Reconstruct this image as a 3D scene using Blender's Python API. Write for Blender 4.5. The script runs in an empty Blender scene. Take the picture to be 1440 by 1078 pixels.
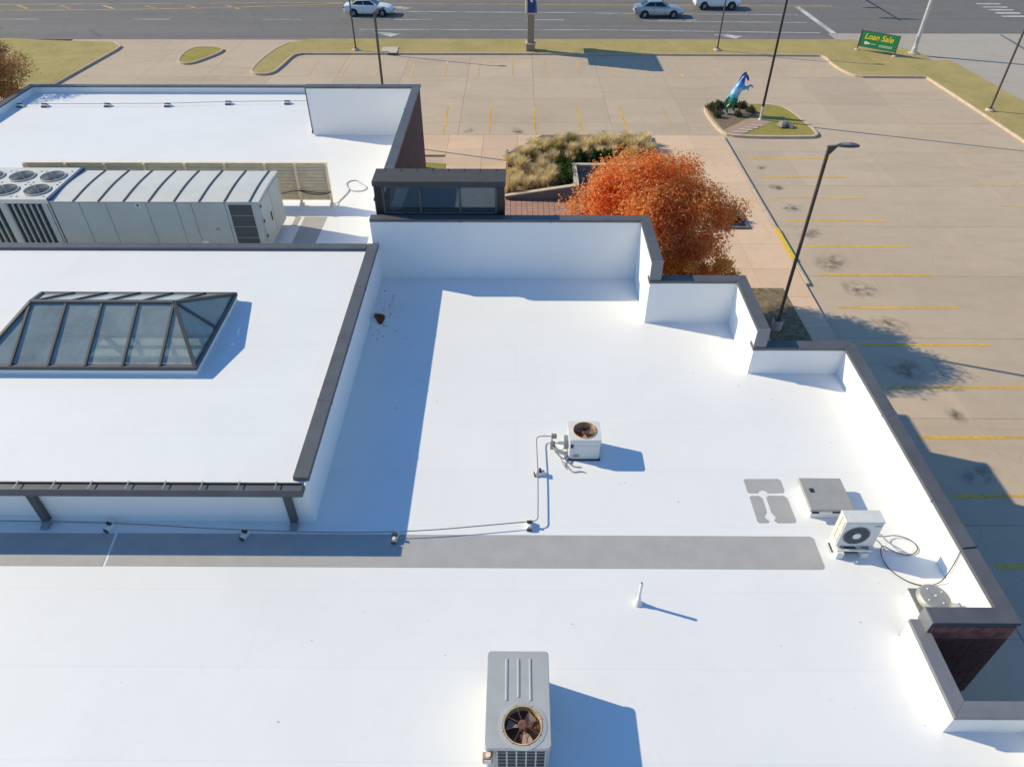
import bpy, math, random
import numpy as np
from mathutils import Vector, Matrix
R_ = math.radians
scene = bpy.context.scene
COL = scene.collection

# ------------------------------------------------------------------ camera
cam_d = bpy.data.cameras.new('camera'); cam = bpy.data.objects.new('camera', cam_d); COL.objects.link(cam)
cam.location = (0, 0, 17.9)
cam.rotation_euler = (R_(90 - 40.3), 0, R_(0.35))
cam_d.sensor_width = 36.0; cam_d.lens = 998 / 1440 * 36.0
cam_d.clip_start = 0.1; cam_d.clip_end = 3000
scene.camera = cam
# ------------------------------------------------------------------ sky, sun, exposure
SHX, SHY = 1.55, -0.51                       # where a 1 m post throws the tip of its shadow
sun_dir = Vector((-SHX, -SHY, 1.0)).normalized()
elev = math.asin(sun_dir.z); azim = math.atan2(sun_dir.x, sun_dir.y)
world = bpy.data.worlds.new('World'); scene.world = world; world.use_nodes = True
wn = world.node_tree.nodes; wl = world.node_tree.links
bg = wn['Background']; sky = wn.new('ShaderNodeTexSky')
sky.sky_type = 'NISHITA'; sky.sun_disc = False
sky.sun_elevation = elev; sky.sun_rotation = azim
sky.air_density = 1.5; sky.dust_density = 0.0; sky.ozone_density = 10.0
wl.new(sky.outputs[0], bg.inputs[0]); bg.inputs[1].default_value = 0.15
sl = bpy.data.lights.new('sun', 'SUN'); sl.energy = 4.9; sl.angle = R_(0.5); sl.color = (1.0, 0.87, 0.60)
so = bpy.data.objects.new('sun', sl); COL.objects.link(so)
so.rotation_euler = (-sun_dir).to_track_quat('-Z', 'Y').to_euler(); so.location = (-30, 20, 40)
scene.view_settings.view_transform = 'Standard'; scene.view_settings.look = 'None'
scene.view_settings.exposure = 0.0; scene.view_settings.gamma = 1.0

rnd = random.Random(7)
# ------------------------------------------------------------------ materials
MATS = {}
def newmat(name):
    m = bpy.data.materials.new(name); m.use_nodes = True; MATS[name] = m
    nt = m.node_tree
    return m, nt, nt.nodes['Principled BSDF']
def N(nt, t, **kw):
    n = nt.nodes.new(t)
    for k, v in kw.items():
        if k.startswith('i_'):
            key = k[2:]
            key = int(key) if key.isdigit() else key.replace('_', ' ')
            n.inputs[key].default_value = v
        else: setattr(n, k, v)
    return n
def ramp(nt, fac, stops):
    n = N(nt, 'ShaderNodeValToRGB'); nt.links.new(fac, n.inputs[0])
    el = n.color_ramp.elements
    while len(el) < len(stops): el.new(0.5)
    for e, (p, c) in zip(el, stops):
        e.position = p; e.color = (*c, 1) if len(c) == 3 else c
    return n.outputs[0]
def mix(nt, fac, a, b, mode='MIX'):
    n = N(nt, 'ShaderNodeMix', data_type='RGBA', blend_type=mode)
    for s, v in ((n.inputs[0], fac), (n.inputs[6], a), (n.inputs[7], b)):
        if hasattr(v, 'links') or hasattr(v, 'is_linked'): nt.links.new(v, s)
        elif isinstance(v, tuple): s.default_value = (*v, 1) if len(v) == 3 else v
        else: s.default_value = v
    return n.outputs[2]
def noise(nt, scale, detail=4, rough=0.55, vec=None, dist=0.0):
    n = N(nt, 'ShaderNodeTexNoise'); n.inputs['Scale'].default_value = scale
    n.inputs['Detail'].default_value = detail; n.inputs['Roughness'].default_value = rough
    n.inputs['Distortion'].default_value = dist
    if vec is not None: nt.links.new(vec, n.inputs['Vector'])
    return n.outputs['Fac']
def wpos(nt, scale=(1, 1, 1)):
    g = N(nt, 'ShaderNodeNewGeometry'); m = N(nt, 'ShaderNodeMapping'); m.inputs['Scale'].default_value = scale
    nt.links.new(g.outputs['Position'], m.inputs[0]); return m.outputs[0]
def bump(nt, b, h, strength=0.3, dist=0.01):
    n = N(nt, 'ShaderNodeBump'); n.inputs['Strength'].default_value = strength; n.inputs['Distance'].default_value = dist
    nt.links.new(h, n.inputs['Height']); nt.links.new(n.outputs[0], b.inputs['Normal'])
def simple(name, col, rough=0.6, metal=0.0, var=0.12, vscale=3.0, bmp=0.0, bscale=40, spec=None):
    m, nt, b = newmat(name)
    p = wpos(nt); f = noise(nt, vscale, 6, 0.6, p)
    a = tuple(c * (1 - var) for c in col); c2 = tuple(min(1, c * (1 + var)) for c in col)
    nt.links.new(ramp(nt, f, [(0.3, a), (0.7, c2)]), b.inputs['Base Color'])
    b.inputs['Roughness'].default_value = rough; b.inputs['Metallic'].default_value = metal
    if spec is not None: b.inputs['Specular IOR Level'].default_value = spec
    if bmp: bump(nt, b, noise(nt, bscale, 3, 0.6, p), bmp, 0.01)
    return m

def m_membrane(name='membrane', base=(0.83, 0.83, 0.82), seams=True):
    m, nt, b = newmat(name); p = wpos(nt)
    big = noise(nt, 0.35, 5, 0.6, p, 0.4); fine = noise(nt, 9, 4, 0.6, p)
    c = ramp(nt, big, [(0.3, tuple(x * 0.965 for x in base)), (0.55, base), (0.8, tuple(x * 0.985 for x in base))])
    # faint dust stains and specks
    st = noise(nt, 1.3, 8, 0.7, p, 1.2)
    c = mix(nt, ramp(nt, st, [(0.58, (0, 0, 0)), (0.82, (0.30, 0.30, 0.30))]), c, (0.70, 0.66, 0.58))
    sp = noise(nt, 6.5, 2, 0.5, p)
    c = mix(nt, ramp(nt, sp, [(0.785, (0, 0, 0)), (0.81, (0.5, 0.5, 0.5))]), c, (0.45, 0.40, 0.33))
    if seams:
        br = N(nt, 'ShaderNodeTexBrick'); nt.links.new(p, br.inputs['Vector'])
        br.offset = 0.37; br.inputs['Scale'].default_value = 1.0; br.inputs['Brick Width'].default_value = 15.0
        br.inputs['Row Height'].default_value = 1.83; br.inputs['Mortar Size'].default_value = 0.014
        br.inputs['Color1'].default_value = (1, 1, 1, 1); br.inputs['Color2'].default_value = (0.985, 0.985, 0.985, 1)
        br.inputs['Mortar'].default_value = (0.955, 0.955, 0.95, 1)
        c = mix(nt, 1.0, c, br.outputs['Color'], 'MULTIPLY')
    nt.links.new(c, b.inputs['Base Color'])
    b.inputs['Roughness'].default_value = 0.55; b.inputs['Specular IOR Level'].default_value = 0.3
    bump(nt, b, noise(nt, 1.1, 3, 0.5, p), 0.12, 0.06)
    return m
m_membrane('membrane'); m_membrane('membrane_wall', (0.82, 0.82, 0.815), False)
simple('walkway_grey', (0.405, 0.395, 0.385), 0.75, var=0.07, vscale=2.0, bmp=0.15, bscale=60)
simple('coping', (0.108, 0.112, 0.122), 0.5, 0.1, var=0.15, vscale=1.5)
simple('coping_light', (0.20, 0.205, 0.225), 0.45, 0.1, var=0.12, vscale=1.5)
simple('black_metal', (0.018, 0.019, 0.022), 0.4, 0.2, var=0.2)
simple('frame_grey', (0.085, 0.088, 0.092), 0.7, 0.0, var=0.15)
simple('fascia_dark', (0.06, 0.06, 0.062), 0.75, 0.0, var=0.15)
simple('hatch_metal', (0.40, 0.39, 0.36), 0.5, 0.15, var=0.08, vscale=3)
simple('rust_pale', (0.60, 0.42, 0.22), 0.7, 0.0, var=0.35, vscale=9)
simple('brick_shaded', (0.14, 0.058, 0.047), 0.9, 0.0, var=0.35, vscale=5)  # same brick below the soldier rows, with its shade put into the colour
simple('verge_soil', (0.20, 0.155, 0.085), 0.95, 0.0, var=0.5, vscale=4, bmp=0.8, bscale=20)
simple('galvanised', (0.30, 0.31, 0.31), 0.45, 0.5, var=0.1, vscale=5)
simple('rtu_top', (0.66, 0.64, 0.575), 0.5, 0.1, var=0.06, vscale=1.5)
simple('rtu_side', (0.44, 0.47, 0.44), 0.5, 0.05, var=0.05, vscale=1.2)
simple('rtu_dark', (0.035, 0.045, 0.055), 0.5, 0.2, var=0.2)
simple('rtu_seam', (0.07, 0.072, 0.07), 0.5, 0.1)
simple('filter_grey', (0.075, 0.08, 0.085), 0.7, 0.1, var=0.15, vscale=12)
simple('blue_grey', (0.03, 0.065, 0.16), 0.5, 0.1)
simple('screen_beige', (0.92, 0.73, 0.46), 0.6, 0.0, var=0.1, vscale=4)
simple('unit_white', (0.68, 0.68, 0.65), 0.5, 0.0, var=0.06, vscale=6)
simple('unit_grey', (0.47, 0.48, 0.46), 0.45, 0.15, var=0.06, vscale=2.5)
simple('unit_dark', (0.03, 0.03, 0.032), 0.6)
simple('rust', (0.17, 0.08, 0.05), 0.8, 0.1, var=0.5, vscale=14)
simple('rust_dark', (0.12, 0.065, 0.042), 0.8, 0.1, var=0.5, vscale=14)
simple('fan_blade', (0.34, 0.25, 0.20), 0.8, 0.0, var=0.3, vscale=10)
simple('plastic_grey', (0.22, 0.22, 0.22), 0.5)
simple('plastic_white', (0.75, 0.75, 0.73), 0.5)
simple('cable_black', (0.02, 0.02, 0.02), 0.6)
simple('cable_grey', (0.28, 0.28, 0.27), 0.6)
simple('aluminium', (0.50, 0.48, 0.43), 0.5, 0.6, var=0.1)
simple('pole_dark', (0.115, 0.10, 0.088), 0.5, 0.3, var=0.2)
simple('pole_light', (0.62, 0.62, 0.60), 0.45, 0.3)
simple('orange_paint', (0.50, 0.27, 0.12), 0.6)
simple('yellow_plain', (0.75, 0.52, 0.04), 0.6, var=0.2, vscale=8)
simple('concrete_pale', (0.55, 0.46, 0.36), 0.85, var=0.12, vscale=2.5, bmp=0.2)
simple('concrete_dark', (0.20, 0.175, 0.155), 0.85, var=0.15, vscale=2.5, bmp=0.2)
simple('kerb_concrete', (0.55, 0.43, 0.31), 0.85, var=0.14, vscale=2.5, bmp=0.2)
simple('joint_dark', (0.16, 0.14, 0.12), 0.95)
simple('soil', (0.16, 0.11, 0.08), 0.95, var=0.35, vscale=6, bmp=0.6, bscale=30)
simple('mulch', (0.21, 0.14, 0.095), 0.95, var=0.45, vscale=9, bmp=0.8, bscale=25)
simple('paver_pink', (0.42, 0.28, 0.22), 0.85, var=0.12, vscale=4)
simple('stone_grey', (0.25, 0.22, 0.19), 0.9, var=0.25, vscale=5, bmp=0.4)
simple('bark', (0.075, 0.055, 0.042), 0.95, var=0.35, vscale=10, bmp=0.7, bscale=30)
simple('brick_piece', (0.34, 0.12, 0.095), 0.85, var=0.45, vscale=4.5, bmp=0.35, bscale=60)
simple('mortar', (0.16, 0.13, 0.12), 0.95, var=0.1)
simple('blue_sign', (0.015, 0.045, 0.20), 0.5)
simple('tan_brick', (0.30, 0.235, 0.17), 0.85, var=0.15, vscale=8)
simple('green_sign', (0.012, 0.20, 0.075), 0.5, var=0.08)
simple('sign_yellow', (0.80, 0.58, 0.03), 0.5, var=0.05)
simple('sign_white', (0.72, 0.76, 0.72), 0.5, var=0.05)
simple('car_white', (0.78, 0.79, 0.80), 0.22, 0.0, var=0.02)
simple('car_silver', (0.36, 0.42, 0.47), 0.25, 0.55, var=0.02)
simple('car_glass', (0.012, 0.018, 0.028), 0.06, 0.0, var=0.02)
simple('tyre', (0.012, 0.012, 0.012), 0.85)
simple('rim', (0.45, 0.45, 0.46), 0.3, 0.8)
simple('lamp_red', (0.35, 0.02, 0.02), 0.2)
simple('lamp_clear', (0.75, 0.78, 0.8), 0.12)
simple('interior_pale', (0.62, 0.64, 0.57), 0.8, var=0.06)
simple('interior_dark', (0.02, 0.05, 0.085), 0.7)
simple('interior_grey', (0.42, 0.44, 0.42), 0.8)
simple('signal_yellow', (0.6, 0.42, 0.03), 0.5)

def m_brick():
    m, nt, b = newmat('brick_wall')
    g = N(nt, 'ShaderNodeNewGeometry'); s = N(nt, 'ShaderNodeSeparateXYZ'); nt.links.new(g.outputs['Position'], s.inputs[0])
    ad = N(nt, 'ShaderNodeMath', operation='ADD'); nt.links.new(s.outputs[0], ad.inputs[0]); nt.links.new(s.outputs[1], ad.inputs[1])
    cb = N(nt, 'ShaderNodeCombineXYZ'); nt.links.new(ad.outputs[0], cb.inputs[0]); nt.links.new(s.outputs[2], cb.inputs[1])
    br = N(nt, 'ShaderNodeTexBrick'); nt.links.new(cb.outputs[0], br.inputs['Vector'])
    br.inputs['Scale'].default_value = 1; br.inputs['Brick Width'].default_value = 0.21; br.inputs['Row Height'].default_value = 0.075
    br.inputs['Mortar Size'].default_value = 0.008
    br.inputs['Color1'].default_value = (0.17, 0.065, 0.05, 1); br.inputs['Color2'].default_value = (0.10, 0.045, 0.04, 1)
    br.inputs['Mortar'].default_value = (0.17, 0.14, 0.125, 1)
    c = mix(nt, ramp(nt, noise(nt, 0.9, 5, 0.6, cb.outputs[0]), [(0.35, (0, 0, 0)), (0.75, (0.5, 0.5, 0.5))]), br.outputs['Color'], (0.07, 0.04, 0.035))
    nt.links.new(c, b.inputs['Base Color']); b.inputs['Roughness'].default_value = 0.9
    bump(nt, b, br.outputs['Fac'], -0.4, 0.01)
m_brick()

def m_concrete(name, base, tint, joint_free=True):
    m, nt, b = newmat(name); p = wpos(nt)
    oi = N(nt, 'ShaderNodeObjectInfo')
    big = noise(nt, 0.12, 6, 0.62, p, 0.6); mid = noise(nt, 1.1, 6, 0.65, p); fine = noise(nt, 22, 3, 0.6, p)
    c = ramp(nt, big, [(0.3, tuple(x * 0.86 for x in base)), (0.5, base), (0.72, tint)])
    c = mix(nt, 0.5, c, ramp(nt, mid, [(0.25, tuple(x * 0.84 for x in base)), (0.75, tuple(min(1, x * 1.1) for x in base))]))
    c = mix(nt, 0.25, c, ramp(nt, fine, [(0.3, tuple(x * 0.75 for x in base)), (0.7, tuple(x * 1.15 for x in base))]))
    c = mix(nt, 1.0, c, ramp(nt, oi.outputs['Random'], [(0, (0.90, 0.905, 0.91)), (1, (1.0, 0.995, 0.985))]), 'MULTIPLY')
    # tyre-worn drifts stretched along the driving lanes
    w = noise(nt, 1.0, 6, 0.7, wpos(nt, (0.10, 0.5, 1)), 0.5)
    c = mix(nt, ramp(nt, w, [(0.52, (0, 0, 0)), (0.78, (0.55, 0.55, 0.55))]), c, tuple(x * 0.66 for x in base))
    cr = N(nt, 'ShaderNodeTexVoronoi', feature='DISTANCE_TO_EDGE'); cr.inputs['Scale'].default_value = 0.16
    wp = N(nt, 'ShaderNodeVectorMath', operation='ADD'); nz = N(nt, 'ShaderNodeTexNoise'); nz.inputs['Scale'].default_value = 0.7
    nt.links.new(p, nz.inputs['Vector']); nt.links.new(p, wp.inputs[0]); nt.links.new(nz.outputs['Color'], wp.inputs[1]); nt.links.new(wp.outputs[0], cr.inputs['Vector'])
    c = mix(nt, ramp(nt, cr.outputs['Distance'], [(0.0, (0.28, 0.28, 0.28)), (0.0028, (0, 0, 0))]), c, tuple(x * 0.5 for x in base))
    nt.links.new(c, b.inputs['Base Color']); b.inputs['Roughness'].default_value = 0.85; b.inputs['Specular IOR Level'].default_value = 0.25
    bump(nt, b, fine, 0.15, 0.004)
m_concrete('lot_concrete', (0.56, 0.445, 0.325), (0.66, 0.52, 0.38))
m_concrete('walk_concrete', (0.76, 0.54, 0.37), (0.79, 0.56, 0.385))
m_concrete('street_concrete', (0.46, 0.41, 0.35), (0.50, 0.445, 0.38))

def m_asphalt():
    m, nt, b = newmat('asphalt'); p = wpos(nt)
    lane = noise(nt, 1.0, 4, 0.6, wpos(nt, (0.015, 0.75, 1)), 0.2)
    c = ramp(nt, lane, [(0.3, (0.15, 0.136, 0.122)), (0.5, (0.20, 0.182, 0.165)), (0.7, (0.24, 0.22, 0.20))])
    c = mix(nt, 0.4, c, ramp(nt, noise(nt, 0.5, 6, 0.65, p), [(0.3, (0.13, 0.125, 0.12)), (0.7, (0.22, 0.21, 0.2))]))
    c = mix(nt, 0.3, c, ramp(nt, noise(nt, 30, 3, 0.6, p), [(0.3, (0.1, 0.1, 0.1)), (0.7, (0.25, 0.24, 0.23))]))
    cr = N(nt, 'ShaderNodeTexVoronoi', feature='DISTANCE_TO_EDGE'); cr.inputs['Scale'].default_value = 0.22
    nt.links.new(p, cr.inputs['Vector'])
    c = mix(nt, ramp(nt, cr.outputs['Distance'], [(0.0, (0.5, 0.5, 0.5)), (0.006, (0, 0, 0))]), c, (0.06, 0.06, 0.06))
    nt.links.new(c, b.inputs['Base Color']); b.inputs['Roughness'].default_value = 0.85; b.inputs['Specular IOR Level'].default_value = 0.25
m_asphalt()

def m_lawn(name, a, b_, c_):
    m, nt, b = newmat(name); p = wpos(nt)
    f = noise(nt, 0.35, 8, 0.7, p, 0.5); f2 = noise(nt, 6, 5, 0.7, p); f3 = noise(nt, 45, 3, 0.7, p)
    c = ramp(nt, f, [(0.36, a), (0.5, b_), (0.62, c_)])
    c = mix(nt, ramp(nt, noise(nt, 1.0, 6, 0.7, wpos(nt, (0.35, 1.1, 1)), 0.6), [(0.5, (0, 0, 0)), (0.75, (0.6, 0.6, 0.6))]), c, tuple(x * k for x, k in zip(a, (0.85, 0.9, 0.9))))
    c = mix(nt, 0.45, c, ramp(nt, f2, [(0.3, tuple(x * 0.62 for x in b_)), (0.7, tuple(x * 1.3 for x in b_))]))
    c = mix(nt, 0.35, c, ramp(nt, f3, [(0.3, tuple(x * 0.5 for x in b_)), (0.7, tuple(x * 1.5 for x in b_))]))
    nt.links.new(c, b.inputs['Base Color']); b.inputs['Roughness'].default_value = 0.95; b.inputs['Specular IOR Level'].default_value = 0.1
    bump(nt, b, f3, 0.8, 0.05)
m_lawn('lawn', (0.27, 0.275, 0.085), (0.47, 0.375, 0.155), (0.61, 0.44, 0.23))
m_lawn('lawn_green', (0.25, 0.24, 0.06), (0.38, 0.32, 0.09), (0.52, 0.39, 0.14))
m_lawn('far_ground', (0.20, 0.17, 0.08), (0.25, 0.20, 0.10), (0.30, 0.23, 0.12))

def m_paint(name, col, wear=(0.42, 0.62)):
    m, nt, b = newmat(name); p = wpos(nt)
    b.inputs['Base Color'].default_value = (*col, 1); b.inputs['Roughness'].default_value = 0.7
    f = noise(nt, 5.0, 8, 0.75, p); g = noise(nt, 0.45, 3, 0.5, p)
    ad = N(nt, 'ShaderNodeMath', operation='ADD'); nt.links.new(f, ad.inputs[0]); nt.links.new(g, ad.inputs[1])
    hf = N(nt, 'ShaderNodeMath', operation='MULTIPLY', i_1=0.5); nt.links.new(ad.outputs[0], hf.inputs[0])
    nt.links.new(ramp(nt, hf.outputs[0], [(wear[0], (0.98, 0.98, 0.98)), (wear[1], (0.12, 0.12, 0.12))]), b.inputs['Alpha'])
m_paint('paint_yellow', (0.78, 0.47, 0.06), (0.46, 0.66))
m_paint('paint_yellow_faint', (0.74, 0.53, 0.22), (0.40, 0.64))
m_paint('paint_white', (0.66, 0.65, 0.62), (0.45, 0.66))
m_paint('paint_road_yellow', (0.62, 0.40, 0.10), (0.45, 0.68))
def m_stain():
    m, nt, b = newmat('oil_stain')
    b.inputs['Base Color'].default_value = (0.10, 0.085, 0.07, 1); b.inputs['Roughness'].default_value = 0.6
    tc = N(nt, 'ShaderNodeTexCoord'); gr = N(nt, 'ShaderNodeTexGradient', gradient_type='SPHERICAL')
    nt.links.new(tc.outputs['Object'], gr.inputs[0])
    f = noise(nt, 2.6, 4, 0.6, wpos(nt), 0.3); mu = N(nt, 'ShaderNodeMath', operation='MULTIPLY')
    nt.links.new(ramp(nt, f, [(0.38, (0, 0, 0)), (0.75, (1, 1, 1))]), mu.inputs[0]); nt.links.new(gr.outputs['Fac'], mu.inputs[1])
    m2 = N(nt, 'ShaderNodeMath', operation='MULTIPLY', i_1=0.95, use_clamp=True); nt.links.new(mu.outputs[0], m2.inputs[0])
    nt.links.new(m2.outputs[0], b.inputs['Alpha'])
m_stain()
def m_pavers():
    m, nt, b = newmat('pavers'); p = wpos(nt)
    br = N(nt, 'ShaderNodeTexBrick'); nt.links.new(p, br.inputs['Vector']); br.offset = 0.0
    br.inputs['Scale'].default_value = 1; br.inputs['Brick Width'].default_value = 0.30; br.inputs['Row Height'].default_value = 0.30
    br.inputs['Mortar Size'].default_value = 0.014
    br.inputs['Color1'].default_value = (0.42, 0.235, 0.175, 1); br.inputs['Color2'].default_value = (0.48, 0.28, 0.215, 1); br.inputs['Mortar'].default_value = (0.10, 0.07, 0.055, 1)
    nt.links.new(br.outputs['Color'], b.inputs['Base Color']); b.inputs['Roughness'].default_value = 0.85
    bump(nt, b, br.outputs['Fac'], -0.5, 0.01)
m_pavers()
def m_glass(name, tint, opac, rough=0.03, milky=0.0, dcol=(0.5, 0.5, 0.5)):
    m, nt, b = newmat(name); nt.nodes.remove(b)
    out = nt.nodes['Material Output']
    tr = N(nt, 'ShaderNodeBsdfTransparent'); tr.inputs[0].default_value = (*tint, 1)
    gl = N(nt, 'ShaderNodeBsdfGlossy'); gl.inputs['Roughness'].default_value = rough; gl.inputs[0].default_value = (0.9, 0.95, 1, 1)
    lw = N(nt, 'ShaderNodeLayerWeight', i_0=0.5); pw = N(nt, 'ShaderNodeMath', operation='POWER', i_1=4.0); nt.links.new(lw.outputs['Facing'], pw.inputs[0])
    ad = N(nt, 'ShaderNodeMath', operation='MULTIPLY_ADD', i_1=0.8, i_2=opac, use_clamp=True); nt.links.new(pw.outputs[0], ad.inputs[0])
    mx = N(nt, 'ShaderNodeMixShader'); nt.links.new(ad.outputs[0], mx.inputs[0]); nt.links.new(tr.outputs[0], mx.inputs[1]); nt.links.new(gl.outputs[0], mx.inputs[2])
    df = N(nt, 'ShaderNodeBsdfDiffuse'); df.inputs[0].default_value = (*dcol, 1)  # patchy pale diffuse layer mixed in to lighten the panes
    dn = noise(nt, 1.4, 6, 0.65, wpos(nt), 0.4); m2 = N(nt, 'ShaderNodeMixShader')
    nt.links.new(ramp(nt, dn, [(0.3, (milky*.75,)*3), (0.75, (milky*1.25,)*3)]), m2.inputs[0])
    nt.links.new(mx.outputs[0], m2.inputs[1]); nt.links.new(df.outputs[0], m2.inputs[2]); nt.links.new(m2.outputs[0], out.inputs[0])
m_glass('glass_skylight', (0.66, 0.74, 0.70), 0.06, 0.05, 0.42, (0.52, 0.60, 0.62)); m_glass('glass_clerestory', (0.62, 0.72, 0.75), 0.08, 0.03, 0.05)
def m_leaf(name, cols, trans=0.35):
    m, nt, b = newmat(name); g = N(nt, 'ShaderNodeNewGeometry')
    p = wpos(nt); f = noise(nt, 0.75, 3, 0.5, p)
    ad = N(nt, 'ShaderNodeMath', operation='ADD'); nt.links.new(g.outputs['Random Per Island'], ad.inputs[0])
    ms = N(nt, 'ShaderNodeMath', operation='MULTIPLY_ADD', i_1=1.6, i_2=-0.8); nt.links.new(f, ms.inputs[0]); nt.links.new(ms.outputs[0], ad.inputs[1])
    c = ramp(nt, ad.outputs[0], [(i / (len(cols) - 1) * 0.9 + 0.05, k) for i, k in enumerate(cols)])
    nt.links.new(c, b.inputs['Base Color']); b.inputs['Roughness'].default_value = 0.6; b.inputs['Specular IOR Level'].default_value = 0.25
    out = nt.nodes['Material Output']; tl = N(nt, 'ShaderNodeBsdfTranslucent'); nt.links.new(c, tl.inputs[0])
    mx = N(nt, 'ShaderNodeMixShader', i_0=trans); nt.links.new(b.outputs[0], mx.inputs[1]); nt.links.new(tl.outputs[0], mx.inputs[2]); nt.links.new(mx.outputs[0], out.inputs[0])
m_leaf('leaf_orange', [(0.70, 0.17, 0.05), (0.88, 0.29, 0.07), (0.94, 0.38, 0.10), (0.95, 0.48, 0.15), (0.84, 0.53, 0.20)], 0.58)
m_leaf('leaf_gold', [(0.80, 0.34, 0.06), (0.92, 0.46, 0.08), (0.95, 0.54, 0.11), (0.84, 0.48, 0.14)], 0.6)
m_leaf('leaf_rust', [(0.34, 0.14, 0.07), (0.48, 0.24, 0.11), (0.52, 0.31, 0.12), (0.32, 0.28, 0.08)], 0.4)
m_leaf('leaf_green', [(0.025, 0.06, 0.012), (0.05, 0.10, 0.02), (0.08, 0.13, 0.03)])
m_leaf('leaf_grey_green', [(0.07, 0.09, 0.04), (0.11, 0.13, 0.06), (0.17, 0.17, 0.08)])
m_leaf('grass_dry', [(0.66, 0.52, 0.25), (0.80, 0.66, 0.37), (0.90, 0.76, 0.48), (0.74, 0.60, 0.30)], 0.5)
m_leaf('grass_olive', [(0.32, 0.29, 0.08), (0.45, 0.38, 0.12), (0.58, 0.47, 0.18)], 0.4)
m_leaf('leaf_litter', [(0.16, 0.055, 0.03), (0.30, 0.10, 0.045), (0.40, 0.16, 0.06)], 0.1)
def m_horse():
    m, nt, b = newmat('horse_paint'); tc = N(nt, 'ShaderNodeTexCoord'); s = N(nt, 'ShaderNodeSeparateXYZ'); nt.links.new(tc.outputs['Object'], s.inputs[0])
    n = noise(nt, 3.5, 3, 0.5, tc.outputs['Object'])
    ma = N(nt, 'ShaderNodeMath', operation='MULTIPLY_ADD', i_1=0.35); nt.links.new(n, ma.inputs[0])
    dv = N(nt, 'ShaderNodeMath', operation='DIVIDE', i_1=2.75); nt.links.new(s.outputs[2], dv.inputs[0]); nt.links.new(dv.outputs[0], ma.inputs[2])
    nt.links.new(ramp(nt, ma.outputs[0], [(0.15, (0.01, 0.13, 0.08)), (0.56, (0.02, 0.20, 0.10)), (0.64, (0.08, 0.40, 0.62)), (0.75, (0.45, 0.66, 0.78)), (0.86, (0.10, 0.40, 0.75)), (0.98, (0.01, 0.10, 0.42))]), b.inputs['Base Color'])
    b.inputs['Roughness'].default_value = 0.35
m_horse()

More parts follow.
